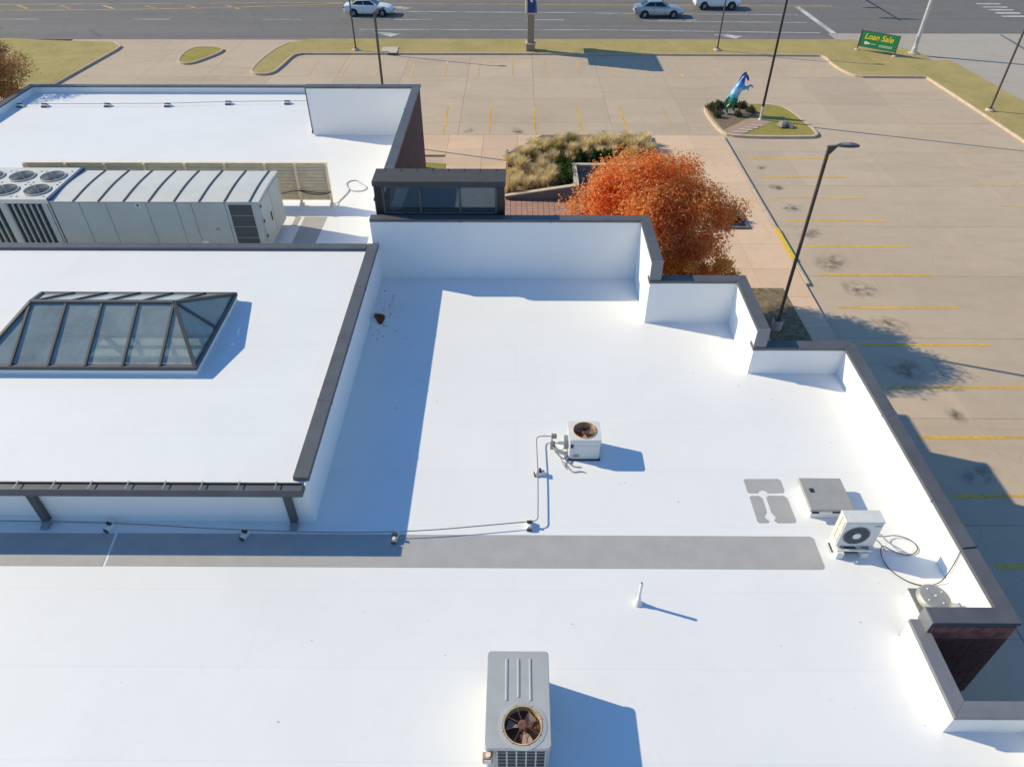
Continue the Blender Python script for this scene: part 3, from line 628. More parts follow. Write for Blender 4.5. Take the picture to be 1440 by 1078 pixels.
for k in range(3):
    MB().box(gx[k]+.03,gx[k+1]-.03,cy0+.04,cy0+.055,6.45,7.38).build('glass_pane','glass_clerestory',cl)
for x in gx: B(x-.035,x+.035,cy0-.012,cy0+.08,6.441,7.399).build('mullion','frame_grey',cl)
B(cx0+.3,cx1-.3,cy0-.012,cy0+.08,7.36,7.40).build('head_rail','frame_grey',cl); B(cx0+.30,cx1-.3,cy0-.015,cy0+.08,6.40,6.46).build('sill_rail','frame_grey',cl)
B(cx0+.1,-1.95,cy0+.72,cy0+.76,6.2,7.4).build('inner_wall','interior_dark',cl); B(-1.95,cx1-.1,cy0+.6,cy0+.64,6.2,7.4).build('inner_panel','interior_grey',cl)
MB().hexa([(cx0+.35,cy0+.5,6.3),(cx0+.75,cy0+.5,6.3),(cx0+.75,cy0+.54,6.3),(cx0+.35,cy0+.54,6.3)],[(cx0+.55,cy0+.5,7.39),(cx0+1.3,cy0+.5,7.39),(cx0+1.3,cy0+.54,7.39),(cx0+.55,cy0+.54,7.39)]).build('reflection_slab','interior_grey',cl)  # slanted grey slab standing in for the diagonal reflection in this pane
B(cx0+.1,cx1-.1,cy0+.12,cy1-.1,6.1,6.2).build('inner_floor','interior_grey',cl)

# ------------------------------------------------------------------ hipped skylight
sk = thing('skylight', 'long hipped glass skylight with dark rafters on the raised white roof', 'skylight', (-11.85,16.95,UZ))
bx0, bx1, by0, by1, bz, rz0 = -14.93, -8.80, 15.10, 18.80, 5.60, 6.52
rx0, rx1, ry = -13.90, -9.78, 16.95
cm = MB()
for a in ((bx0,bx1,by0,hy0),(bx0,bx1,hy1,by1),(bx0,hx0,hy0,hy1),(hx1,bx1,hy0,hy1)): cm.box(*a,UZ-0.01,bz-0.06)
cm.build('curb','membrane_wall',sk)
def bar(p, q, w, h, name, mat, parent, bevel=0.006):
    p = Vector(p); q = Vector(q); t = (q-p).normalized(); s = t.cross(Vector((0,0,1))).normalized()*w/2; u = s.cross(t).normalized()*h/2
    if u.z < 0: u = -u
    return MB().hexa([p-s-u,p+s-u,q+s-u,q-s-u],[p-s+u,p+s+u,q+s+u,q-s+u]).build(name, mat, parent, bevel=bevel)
for a in ((bx0-.03,bx1+.03,by0-.03,by0+.11),(bx0-.03,bx1+.03,by1-.11,by1+.03),(bx0-.03,bx0+.11,by0+.11,by1-.11),(bx1-.11,bx1+.03,by0+.11,by1-.11)):
    B(*a,bz-.07,bz+.05).build('base_frame','frame_grey',sk)
cor = [(bx0,by0,bz),(bx1,by0,bz),(bx1,by1,bz),(bx0,by1,bz)]; r0 = (rx0,ry,rz0); r1 = (rx1,ry,rz0)
bar(r0, r1, .12, .10, 'ridge_bar','frame_grey',sk)
for c, r in ((cor[0],r0),(cor[3],r0),(cor[1],r1),(cor[2],r1)): bar(c, r, .11, .10, 'hip_bar', 'frame_grey', sk)
for k in range(5):
    x = rx0+(rx1-rx0)*k/4
    bar((x,by0+.02,bz+.03),(x,ry,rz0), .075,.085,'rafter','frame_grey',sk); bar((x,by1-.02,bz+.03),(x,ry,rz0), .075,.085,'rafter','frame_grey',sk)
bar((bx1-.02,ry,bz+.03), r1, .075,.085,'rafter','frame_grey',sk); bar((bx0+.02,ry,bz+.03), r0, .075,.085,'rafter','frame_grey',sk)
def pane(pts):
    n = (Vector(pts[1])-Vector(pts[0])).cross(Vector(pts[2])-Vector(pts[0])).normalized()
    MB().poly(pts).build('glass_pane','glass_skylight',sk)
xs = [rx0+(rx1-rx0)*k/4 for k in range(5)]
for k in range(4):
    pane([(xs[k],by0,bz),(xs[k+1],by0,bz),(xs[k+1],ry,rz0),(xs[k],ry,rz0)]); pane([(xs[k+1],by1,bz),(xs[k],by1,bz),(xs[k],ry,rz0),(xs[k+1],ry,rz0)])
for s in (by0, by1): pane([(bx0,s,bz),(rx0,s,bz),r0]); pane([(rx1,s,bz),(bx1,s,bz),r1])
for bxx, r in ((bx0,r0),(bx1,r1)): pane([(bxx,by0,bz),(bxx,ry,bz),r]); pane([(bxx,ry,bz),(bxx,by1,bz),r])
w = MB(); w.box(hx0+.002,hx1-.002,hy0+.002,hy1-.002,4.45,4.49); w.build('well_floor','interior_pale',sk)
w = MB(); w.box(hx0,hx0+.02,hy0,hy1,3.91,UZ+.1); w.box(hx1-.02,hx1,hy0,hy1,3.91,UZ+.1); w.box(hx0+.02,hx1-.02,hy0,hy0+.02,3.91,UZ+.1); w.box(hx0+.02,hx1-.02,hy1-.02,hy1,3.91,UZ+.1); w.build('well_wall','interior_pale',sk)
for y in (16.4, 17.6): B(hx0+.02,hx1-.02,y,y+.12,4.75,4.9).build('inner_beam','frame_grey',sk)

# ------------------------------------------------------------------ large packaged rooftop unit
ru = thing('rooftop_air_unit', 'long grey packaged rooftop air unit with four fans and ribbed metal lid', 'air unit', (-15.2,25.2,Z))
fx0, fx1, fy0, fy1, fz0, fz1 = -17.0, -9.39, 23.88, 26.45, 4.27, 6.25
B(-21.3,-9.55,24.0,26.33,Z-.005,fz0).build('base_curb','galvanised',ru)
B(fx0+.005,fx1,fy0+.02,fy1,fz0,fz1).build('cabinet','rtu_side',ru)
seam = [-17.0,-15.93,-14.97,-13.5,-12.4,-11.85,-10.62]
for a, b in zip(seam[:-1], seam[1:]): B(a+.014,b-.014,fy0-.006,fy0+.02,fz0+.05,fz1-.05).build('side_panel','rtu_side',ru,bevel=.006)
# filter intake
fr = B(-10.60,-9.41,fy0-.008,fy0+.02,fz0+.05,fz1-.05).build('intake_frame','rtu_side',ru)
for k in range(4):
    z0 = fz0+.10+.445*k; B(-10.5,-9.66,fy0-.016,fy0-.008,z0,z0+.425).build('filter_panel','filter_grey',fr)
# lid of arched panels with dark ribs
def arch(y): t = (y-fy0)/(fy1-fy0); return fz1+0.02+0.055*math.sin(math.pi*min(1,max(0,t)))
yy = [fy0-.06+(fy1-fy0+.12)*k/10 for k in range(11)]
def lid(x0, x1, dz, name, mat):
    m = MB()
    for y in yy: m.v += [(x0,y,arch(y)-.03+dz),(x1,y,arch(y)-.03+dz),(x1,y,arch(y)+dz),(x0,y,arch(y)+dz)]
    for k in range(10):
        a = 4*k; b = a+4; m.f += [(a+3,a+2,b+2,b+3),(a+1,a,b,b+1),(a+2,a+1,b+1,b+2),(a,a+3,b+3,b)]
    m.f += [(0,1,2,3),(43,42,41,40)]
    return m.build(name,mat,ru)
rx = [-16.98]+[-16.09+0.917*k for k in range(8)]+[-9.33]
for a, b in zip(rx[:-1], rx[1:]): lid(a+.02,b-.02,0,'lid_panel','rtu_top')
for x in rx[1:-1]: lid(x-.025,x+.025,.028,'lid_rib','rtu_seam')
# end face doors
dm = B(fx1,fx1+.02,fy0+.10,fy0+1.25,fz0+.12,fz1-.12).build('door','rtu_side',ru,bevel=.006)
B(fx1+.02,fx1+.05,fy0+.95,fy0+1.0,fz0+.75,fz0+1.1).build('door_handle','unit_dark',dm)
for z in (fz0+.5,fz0+1.1,fz0+1.7): B(fx1+.02,fx1+.05,fy0+.09,fy0+.15,z,z+.1).build('hinge','unit_dark',dm)
B(fx1,fx1+.02,fy0+1.29,fy1-.08,fz0+.12,fz1-.12).build('door','rtu_side',ru,bevel=.006)
MB().box(-13.9,-13.72,fy0-.016,fy0-.007,6.02,6.18).build('label_plate','sign_white',ru); MB().lathe((-13.81,fy0-.019,6.10),[(0.06,0),(0.06,0.004)],16,'y').build('label_emblem','green_sign',ru)
B(-11.2,-11.05,fy0-.02,fy0-.007,5.1,5.2).build('nameplate','galvanised',ru); B(-11.85,-11.6,fy0-.02,fy0-.007,4.55,4.66).build('nameplate','sign_white',ru)
# condenser section
kx0, kx1, ky0, ky1, kz = -21.2, -17.03, 23.84, 26.62, 6.33
B(kx0,kx1,ky0+.10,ky1,fz0,kz-.25).build('condenser_body','rtu_dark',ru)
mm = MB(); mm.box(kx0,kx1,ky0,ky1,kz-.25,kz-.14); 
top = MB()
FAN = [(-18.94,25.77),(-17.75,25.78),(-18.95,24.58),(-17.76,24.59),(-20.15,25.77),(-20.15,24.58)]
def plate_with_holes(x0,x1,y0,y1,z,holes,r,n=28):
    """flat plate tiled round circular holes: one square cell per hole, plain cells elsewhere"""
    m = MB(); s = r*1.16
    xs = sorted({x0,x1,*[h[0]-s for h in holes],*[h[0]+s for h in holes]}); ys_ = sorted({y0,y1,*[h[1]-s for h in holes],*[h[1]+s for h in holes]})
    for i in range(len(xs)-1):
        for j in range(len(ys_)-1):
            a,b,c,d = xs[i],xs[i+1],ys_[j],ys_[j+1]
            if b-a < 1e-6 or d-c < 1e-6: continue
            inh = any(abs((a+b)/2-h[0])<s and abs((c+d)/2-h[1])<s for h in holes)
            if not inh: m.poly([(a,c,z),(b,c,z),(b,d,z),(a,d,z)])
    for hx,hy in holes:
        ring = []
        for k in range(n):
            t = 2*math.pi*k/n; dx,dy = math.cos(t),math.sin(t); q = s/max(abs(dx),abs(dy)); ring.append(((hx+dx*r,hy+dy*r,z),(hx+dx*q,hy+dy*q,z)))
        for k in range(n):
            (i0,o0),(i1,o1) = ring[k],ring[(k+1)%n]; m.poly([i0,o0,o1,i1])
    return m
hol = [(round(a*2)/2*0+a,b) for a,b in [(-18.945,25.775),(-17.755,25.775),(-18.945,24.585),(-17.755,24.585),(-20.135,25.775),(-20.135,24.585)]]
plate_with_holes(kx0,kx1,ky0,ky1,kz,hol,0.46).build('fan_deck','rtu_top',ru)
e = MB(); e.box(kx0,kx1,ky0,ky0+.02,kz-.16,kz-.001); e.box(kx1-.02,kx1,ky0+.02,ky1,kz-.16,kz-.001); e.box(kx0,kx1-.02,ky1-.02,ky1,kz-.16,kz-.001); e.box(kx0,kx0+.02,ky0+.02,ky1-.02,kz-.16,kz-.001); e.build('deck_rim','rtu_top',ru)
B(kx1-.03,kx1+.10,ky0+.02,ky1-.02,kz-.06,kz+.03).build('end_rail','blue_grey',ru)
def fan(cx, cy, z, r, parent, blade_mat, hub_mat, ring_mat, nb=4, depth=.16, nring=5, guard=True, spoke=8, gmat=None, ph=0.0, wall_mat='unit_dark'):
    f_ = MB().lathe((cx,cy,z),[(r*1.0,-depth),(r*1.0,.03),(r*1.06,.03),(r*1.06,-.005)],32)
    f_.f = f_.f[:-2]; fo = f_.build('fan_ring', ring_mat, parent, smooth=True)
    MB().lathe((cx,cy,z-depth),[(r*.995,-.02),(r*.995,0)],28).build('fan_well', wall_mat, fo)
    MB().lathe((cx,cy,z-depth+.02),[(r*.22,0),(r*.22,.08),(r*.15,.10)],16).build('fan_hub', hub_mat, fo)
    for k in range(nb):
        a = ph+2*math.pi*k/nb; pts = []
        for rr, da, dz in ((.2,-.25,.03),(.9,-.42,.0),(.93,.30,.07),(.2,.3,.07)):
            pts.append((cx+r*rr*math.cos(a+da), cy+r*rr*math.sin(a+da), z-depth+.03+dz))
        MB().hexa(pts,[(p[0],p[1],p[2]+.008) for p in pts]).build('fan_blade', blade_mat, fo)
    if guard:
        gm = MB()
        for k in range(nring):
            q = r*(.3+.7*(k+1)/nring)-.005; gm.tube([(cx+q*math.cos(t*math.pi/14), cy+q*math.sin(t*math.pi/14), z+.035) for t in range(29)], .004, 4, False)
        for k in range(spoke):
            a = 2*math.pi*k/spoke+.2; gm.tube([(cx+.2*r*math.cos(a),cy+.2*r*math.sin(a),z+.045),(cx+r*math.cos(a),cy+r*math.sin(a),z+.035)], .006, 5)
        gm.build('fan_guard', gmat or ring_mat, fo)
    return fo
for i, (a, b) in enumerate(hol): fan(a, b, kz+.02, .445, ru, 'aluminium', 'galvanised', 'rtu_top', 4, .30, 5, True, 6, 'galvanised', ph=.4*i, wall_mat='rtu_dark')
for grp in ((-17.30,),):
    pass
for x0, x1 in ((-18.62,-17.30),(-20.2,-18.86)):
    n = 6; w_ = (x1-x0)/n
    for k in range(n+1): B(x0+w_*k-.022,x0+w_*k+.022,ky0+.02,ky0+.10,fz0+.02,kz-.2).build('coil_slat','rtu_side',ru)
for a, b in ((-17.28,-17.12),(-18.84,-18.64),(-20.5,-20.22)): B(a,b,ky0+.01,ky0+.10,fz0,kz-.17).build('corner_post','rtu_side',ru)
B(-17.10,-17.04,ky0+.03,ky0+.10,fz0,kz-.17).build('corner_post','rtu_side',ru)

# ------------------------------------------------------------------ louvred screen behind it
ls = thing('louvre_screen', 'beige slatted metal screen standing behind the long rooftop unit', 'screen', (-14,28.05,Z))
for k in range(11):
    z0 = 4.30+.145*k
    MB().hexa([(-20.35,28.067,z0),(-7.80,28.067,z0),(-7.80,28.08,z0),(-20.35,28.08,z0)],[(-20.35,28.125,z0+.105),(-7.80,28.125,z0+.105),(-7.80,28.14,z0+.105),(-20.35,28.14,z0+.105)]).build('slat','screen_beige',ls)
for x in (-20.3,-18.6,-16.98,-15.35,-13.67,-12.03,-10.37,-9.13,-7.84):
    po = B(x-.05,x+.05,27.99,28.065,Z+.14,5.90).build('post','screen_beige',ls); B(x-.09,x+.09,27.93,28.13,Z-.005,Z+.14).build('post_foot','plastic_white',po)
B(-20.34,-7.81,28.16,28.17,4.28,5.89).build('shade_backing','screen_beige',ls)  # added sheet: keeps the slat gaps dark and the cast shadow solid
B(-20.36,-7.78,28.068,28.20,5.895,5.925).build('top_rail','screen_beige',ls)
def wire(name, pts, r, mat, parent=None, n=6, it=2):
    pts = [Vector(p) for p in pts]
    for _ in range(it):
        o = [pts[0]]
        for a, b in zip(pts[:-1], pts[1:]): o += [a*.75+b*.25, a*.25+b*.75]
        o.append(pts[-1]); pts = o
    return MB().tube(pts, r, n).build(name, mat, parent, smooth=True)
wire('hanging_cable',[(-9.1,27.97,4.75),(-8.6,27.97,4.6),(-8.1,27.97,4.58),(-7.8,27.97,4.72)],.018,'cable_black',ls)
wire('hanging_cable',[(-10.3,27.97,4.55),(-9.6,27.97,4.7),(-9.1,27.97,4.78),(-8.5,27.97,4.68),(-8.0,27.97,4.66)],.015,'cable_black',ls)
tag(wire('loose_cable',[(-7.72,28.0,Z+.1),(-7.7,28.3,Z+.02),(-7.5,29.0,Z+.02),(-7.38,29.6,Z+.02),(-7.6,30.0,Z+.02),(-7.66,30.4,Z+.02),(-7.3,30.65,Z+.02),(-6.95,30.2,Z+.02),(-6.62,29.85,Z+.02),(-6.75,29.5,Z+.02),(-7.1,29.42,Z+.02),(-7.35,29.55,Z+.02)],.016,'cable_grey'),'thin grey cable coiled loose on the roof by the louvre screen','cable')

# ------------------------------------------------------------------ small rusty condenser and its conduit
cd = thing('condenser_unit', 'small white cube condenser with a rusty fan opening on the main roof', 'condenser', (1.84,13.54,Z))
B(1.41,2.27,13.17,13.92,Z-.005,Z+.05).build('pad','unit_dark',cd)
kb = MB(); kb.prism(rpoly(1.42,2.26,13.19,13.90,.07),Z+.05,Z+.53); kb.build('cabinet','unit_white',cd)
MB().prism(rpoly(1.428,2.252,13.198,13.892,.06),Z+.53,Z+.545).build('lid_gap','unit_dark',cd)
lidc = MB(); lp = rpoly(1.41,2.27,13.18,13.91,.08); 
n_ = len(lp); i0 = 0
for z in (Z+.545, Z+.76): lidc.v += [(a,b,z) for a,b in lp]
for k in range(n_): lidc.f.append((k,(k+1)%n_,n_+(k+1)%n_,n_+k))
ring = [(1.84+.30*math.cos(R_(-90+22.5*(k%5)+90*(k//5))*1), 13.545+.30*math.sin(R_(-90+22.5*(k%5)+90*(k//5)))) for k in range(n_)]
lidc.v += [(a,b,Z+.765) for a,b in ring]
for k in range(n_): lidc.f.append((n_+k,n_+(k+1)%n_,2*n_+(k+1)%n_,2*n_+k))
lidc.build('lid','unit_white',cd)
fan(1.84,13.545,Z+.755,.295,cd,'fan_blade','rust','rust_pale',3,.17,0,False,ph=.5,wall_mat='rust_dark')
gm = MB()
for k in range(4):
    q = .08+.07*k; gm.tube([(1.84+q*math.cos(t*math.pi/14),13.545+q*math.sin(t*math.pi/14),Z+.79) for t in range(29)],.0035,4,False)
for k in range(5): a = k*2*math.pi/5; gm.tube([(1.84+.05*math.cos(a),13.545+.05*math.sin(a),Z+.80),(1.84+.31*math.cos(a),13.545+.31*math.sin(a),Z+.785)],.005,4)
gm.build('fan_guard','rust',cd)
bxo = B(1.30,1.41,13.30,13.52,Z+.30,Z+.62).build('disconnect_box','galvanised',cd,bevel=.008)
B(1.46,1.54,13.172,13.19,Z+.47,Z+.60).build('junction_cover','interior_dark',cd)
B(1.55,1.70,13.178,13.192,Z+.12,Z+.22).build('nameplate','galvanised',cd)
for pts, r in (([(1.42,13.3,Z+.18),(1.25,13.25,Z+.2),(1.12,13.42,Z+.22),(1.0,13.6,Z+.3),(0.98,13.75,Z+.34),(1.0,13.92,Z+.17)],.014),
               ([(1.42,13.26,Z+.1),(1.3,13.1,Z+.12),(1.18,13.2,Z+.14),(1.05,13.4,Z+.2),(1.02,13.6,Z+.2)],.02),
               ([(1.33,13.4,Z+.3),(1.25,13.35,Z+.2),(1.1,13.45,Z+.16),(0.99,13.5,Z+.3)],.012),
               ([(1.30,13.1,Z+.03),(1.4,12.9,Z+.02),(1.52,12.72,Z+.02),(1.72,12.78,Z+.02),(1.85,12.73,Z+.02)],.012),
               ([(1.42,13.22,Z+.08),(1.45,13.0,Z+.03),(1.6,12.92,Z+.02),(1.75,12.93,Z+.02)],.012),
               ([(1.2,13.22,Z+.15),(1.28,13.02,Z+.03),(1.36,12.86,Z+.02)],.01),
               ([(1.33,13.45,Z+.33),(1.2,13.5,Z+.3),(1.05,13.52,Z+.33)],.012),
               ([(0.98,13.6,Z+.05),(0.99,13.6,Z+.3),(1.0,13.62,Z+.42)],.016)):
    wire('refrigerant_line', pts, r, 'plastic_grey', cd)
B(0.95,1.08,13.5,13.62,Z+.08,Z+.28).build('valve_block','galvanised',cd); B(1.0,1.14,13.88,13.96,Z+.12,Z+.24).build('conduit_coupling','plastic_grey',cd)
zc = Z+.17
con = wire('roof_conduit',[(-18,11.0,zc),(-13,10.93,zc),(-9.82,10.89,zc),(-6.46,10.66,zc),(-2.85,10.6,zc),(.25,10.97,zc),(.56,11.0,zc),(.57,11.25,zc),(.60,12.58,zc),(.585,13.55,zc),(.585,13.9,zc),(.75,13.93,zc),(1.02,13.92,zc)],.014,'plastic_grey',it=3)
tag(con,'thin grey conduit running on blocks from the small rusty condenser','conduit')
def block(name, x, y, a, label, group, w=.26, d=.11, h=.14):
    t = thing(name, label, 'pipe support', (x,y,Z), a, group, local=True)
    MB().hexa([(-w/2,-d/2,0),(w/2,-d/2,0),(w/2,d/2,0),(-w/2,d/2,0)],[(-w/2+.03,-d/2+.02,h),(w/2-.03,-d/2+.02,h),(w/2-.03,d/2-.02,h),(-w/2+.03,d/2-.02,h)]).build('block','plastic_white',t,bevel=.01)
    B(-.03,.03,-d/2-.01,d/2+.01,h,h+.05).build('strap','unit_dark',t)
    B(-w/2-.012,-w/2+.02,-d/2-.006,d/2+.006,.0,h*.6).build('end_cap','rust_dark',t)
    return t
GB = 'white blocks carrying the conduit from the small condenser'
LB = ['pipe support block under the gutter near the seam in the grey walkway','pipe support block carrying the conduit just outside the gutter end','pipe support block at the edge of the raised roof shadow','pipe support block where the conduit turns toward the small condenser','pipe support block on the conduit run straight beside the small condenser']
for (x, y, a), l in zip([(-9.84,10.86,1.2),(-6.48,10.64,1.2),(-2.86,10.57,1.4),(.36,10.97,1.5),(.66,12.66,.15)], LB): block('pipe_support', x, y, a, l, GB, w=.30)
bp = wire('roof_conduit',[(-27.6,40.1,Z+.15),(-26.33,40.11,Z+.15),(-22.86,40.19,Z+.15),(-19.5,40.21,Z+.15),(-16.2,40.57,Z+.15),(-12.9,40.65,Z+.15),(-10.8,40.68,Z+.15)],.014,'cable_grey'); tag(bp,'thin grey conduit crossing the white roof behind the louvre screen','conduit')
for o_, (x, y) in zip(('nearest the high white wall','second from the high white wall','third from the high white wall','fourth from the high white wall','fifth from the high white wall','in the low parapet corner'), ((-12.9,40.65),(-16.2,40.57),(-19.5,40.21),(-22.86,40.19),(-26.33,40.11),(-27.7,40.1))): block('pipe_support', x, y, 1.57, 'pipe support block on the conduit behind the louvre screen, ' + o_, 'blocks under the far roof conduit', w=.34, d=.3, h=.13)

# ------------------------------------------------------------------ near condenser
nu = thing('condenser_unit', 'large grey side by side condenser with ribbed lid and rusty round fan', 'condenser', (.07,6.2,Z))
ax0, ax1, ay0, ay1, at_ = -.515, .655, 5.27, 7.09, 5.15
ncab = MB().prism(rpoly(ax0+.02,ax1-.02,ay0+.03,ay1-.02,.06),Z+.02,at_-.06); ncab.f.pop(1); ncab.build('cabinet','unit_grey',nu)
B(ax0+.05,ax1-.05,ay0+.08,ay1-.06,Z-.005,Z+.03).build('pad','unit_dark',nu)
tp = MB(); FC = (.155,5.68); FR = .36
op = rpoly(ax0,ax1,ay0,ay1,.07); npt = len(op)
cxm, cym = (ax0+ax1)/2, (ay0+ay1)/2
top_out = [(p[0]+(cxm-p[0])*.02, p[1]+(cym-p[1])*.02) for p in op]
tp.v += [(p[0],p[1],at_-.07) for p in op]+[(p[0],p[1],at_-.012) for p in op]+[(a,b,at_) for a,b in top_out]
for q in range(2):
    for k in range(npt): a = q*npt+k; b = q*npt+(k+1)%npt; tp.f.append((a,b,b+npt,a+npt))
def ray_hit(dx, dy, poly):                     # where a ray from the fan centre meets the lid outline
    best = 9
    for k in range(len(poly)):
        (x1,y1),(x2,y2) = poly[k],poly[(k+1)%len(poly)]; ex, ey = x2-x1, y2-y1; den = dx*ey-dy*ex
        if abs(den) < 1e-9: continue
        t_ = ((x1-FC[0])*ey-(y1-FC[1])*ex)/den; u_ = ((x1-FC[0])*dy-(y1-FC[1])*dx)/den
        if t_ > 0 and -1e-6 <= u_ <= 1+1e-6: best = min(best, t_)
    return (FC[0]+dx*best, FC[1]+dy*best)
aa = sorted([math.atan2(p[1]-FC[1], p[0]-FC[0]) for p in top_out]+[2*math.pi*k/48-math.pi+.01 for k in range(48)])
for k in range(len(aa)):
    a0, a1 = aa[k], aa[(k+1)%len(aa)]
    o0, o1 = ray_hit(math.cos(a0),math.sin(a0),top_out), ray_hit(math.cos(a1),math.sin(a1),top_out)
    tp.poly([(FC[0]+FR*math.cos(a0),FC[1]+FR*math.sin(a0),at_),(*o0,at_),(*o1,at_),(FC[0]+FR*math.cos(a1),FC[1]+FR*math.sin(a1),at_)])
# refine the round hole with a smooth collar
to = tp.build('lid','unit_grey',nu)
fcol = MB().lathe((FC[0],FC[1],at_),[(FR+.075,-.004),(FR+.075,.006),(FR-.0,.012),(FR-.02,-.05)],40); fcol.f = fcol.f[:-2]
fcol.build('fan_collar','unit_grey',nu,smooth=True)
for x, y0, y1 in ((-.14,6.12,6.93),(.08,6.18,6.93),(.30,6.12,6.93)): B(x-.022,x+.022,y0,y1,at_-.001,at_+.014).build('lid_rib','unit_grey',nu,bevel=.01)
f2 = fan(FC[0],FC[1],at_-.01,FR-.03,nu,'fan_blade','rust','rust_pale',3,.15,0,False,ph=.9,wall_mat='rust_dark')
gs = MB()
for k in range(8): a = k*math.pi/4+.3; gs.tube([(FC[0]+.07*math.cos(a),FC[1]+.07*math.sin(a),at_+.03),(FC[0]+.375*math.cos(a),FC[1]+.375*math.sin(a),at_+.012)],.006,5)
gs.build('fan_guard','rust',nu)
MB().lathe((FC[0],FC[1],at_-.02),[(.085,0),(.085,.055),(.06,.065)],18).build('motor_cap','rust',nu)
B(ax0+.22,ax1-.10,ay0+.012,ay0+.03,Z+.08,at_-.09).build('coil','unit_dark',nu)
for k in range(6): x = ax0+.22+(ax1-ax0-.32)*k/5; B(x-.014,x+.014,ay0-.002,ay0+.012,Z+.06,at_-.08).build('grille_bar','unit_grey',nu)
for k in range(7): z = Z+.12+.14*k; B(ax0+.22,ax1-.10,ay0+.002,ay0+.0118,z,z+.012).build('grille_bar','unit_grey',nu)
db = B(ax0-.03,ax0+.15,ay0-.10,ay0+.012,at_-.35,at_-.14).build('disconnect_box','orange_paint',nu,bevel=.006)
B(ax0+.0,ax0+.12,ay0-.12,ay0-.10,at_-.33,at_-.17).build('box_cover','plastic_white',db); MB().lathe((ax0+.07,ay0-.04,at_-.14),[(.045,0),(.045,.02)],14).build('box_knob','plastic_white',db)

# ------------------------------------------------------------------ mini split outdoor unit
ms = thing('mini_split_unit', 'white side-discharge outdoor air unit with grey fan beside the square roof hatch', 'air unit', (7.87,10.33,Z))
q0, q1, p0, p1, zb, zt = 7.44, 8.31, 10.16, 10.51, 4.37, 5.25
B(q0,q1,p0,p1,zb,zt-.05).build('cabinet','unit_white',ms,bevel=.02,seg=3); B(q0-.006,q1+.006,p0-.006,p1+.006,zt-.048,zt).build('lid','unit_white',ms,bevel=.015,seg=3)
FX, FZ = q0+.36, zb+.41
fo = MB().lathe((FX,p0,FZ),[(.30,-.012),(.30,.0),(.27,-.012)],32,'y'); fo.f = fo.f[:-2]; fo = fo.build('fan_ring','plastic_grey',ms,smooth=True)
MB().lathe((FX,p0-.004,FZ),[(.285,-.001),(.285,.003)],32,'y').build('fan_well','filter_grey',fo)
gq = MB()
for k in range(28):
    a = 2*math.pi*k/28; gq.tube([(FX+.09*math.cos(a),p0-.022,FZ+.09*math.sin(a)),(FX+.285*math.cos(a+.35),p0-.014,FZ+.285*math.sin(a+.35))],.0045,4)
for q in (.15,.2,.25): gq.tube([(FX+q*math.cos(t*math.pi/14),p0-.02,FZ+q*math.sin(t*math.pi/14)) for t in range(29)],.004,4,False)
gq.build('fan_guard','plastic_grey',fo); MB().lathe((FX,p0-.028,FZ),[(.095,0),(.095,.012)],20,'y').build('fan_hub','plastic_white',fo)
for j in range(2):
    for i in range(2): B(q0-.012,q0-.004,p0+.035+.155*j,p0+.035+.155*j+.12,zb+.10+.40*i,zb+.45+.40*i).build('side_louvre','rtu_top',ms)
B(q1-.2,q1-.05,p0-.008,p0+.002,zt-.15,zt-.13).build('nameplate','plastic_grey',ms)
for x in (q0+.1,q1-.2): B(x,x+.09,p0-.08,p1+.02,zb-.05,zb-.002).build('rail','galvanised',ms)
B(q0+.02,q1-.05,p0-.10,p0-.06,zb-.06,zb-.005).build('rail','unit_white',ms)
for x in (q0+.06,q1-.24): B(x,x+.17,p0-.10,p1+.06,Z-.004,Z+.20).build('foot_block','plastic_white',ms,bevel=.015); 
for x in (q0+.12,q1-.18): B(x,x+.05,p0-.02,p1,Z+.2,zb-.05).build('foot_riser','galvanised',ms)
B(q0+.02,q1-.02,p0+.05,p1-.02,zb-.30,zb-.29).build('drain_tray','unit_dark',ms)
B(q1,q1+.05,p0+.1,p1-.05,zb+.05,zb+.3).build('valve_cover','unit_white',ms)
wire('refrigerant_line',[(q1+.04,10.4,zb+.2),(q1+.25,10.42,zb+.14),(q1+.45,10.4,Z+.22),(9.1,10.3,Z+.06),(9.3,10.18,Z+.03)],.016,'plastic_white',ms)
wire('refrigerant_line',[(q1+.04,10.3,zb+.12),(q1+.2,10.3,zb+.0),(q1+.4,10.2,Z+.1)],.012,'cable_grey',ms)
cb = wire('power_cable',[(8.36,10.42,zb+.2),(8.6,10.5,Z+.28),(8.8,10.63,Z+.1),(9.2,10.73,Z+.05),(9.53,10.56,Z+.04),(9.55,10.28,Z+.03),(9.2,10.12,Z+.03),(8.9,10.27,Z+.04),(8.72,10.45,Z+.05),(8.6,10.2,Z+.03),(8.6,9.95,Z+.02),(8.66,9.72,Z+.02),(8.9,9.44,Z+.02),(9.25,9.31,Z+.02),(9.6,9.38,Z+.03),(9.78,9.5,Z+.12),(9.82,9.55,4.6),(9.82,9.6,5.0),(9.86,9.62,5.06),(10.2,9.66,5.06)],.011,'cable_black',it=3)
tag(cb,'black power cable looping from the outdoor air unit over the parapet coping','cable')

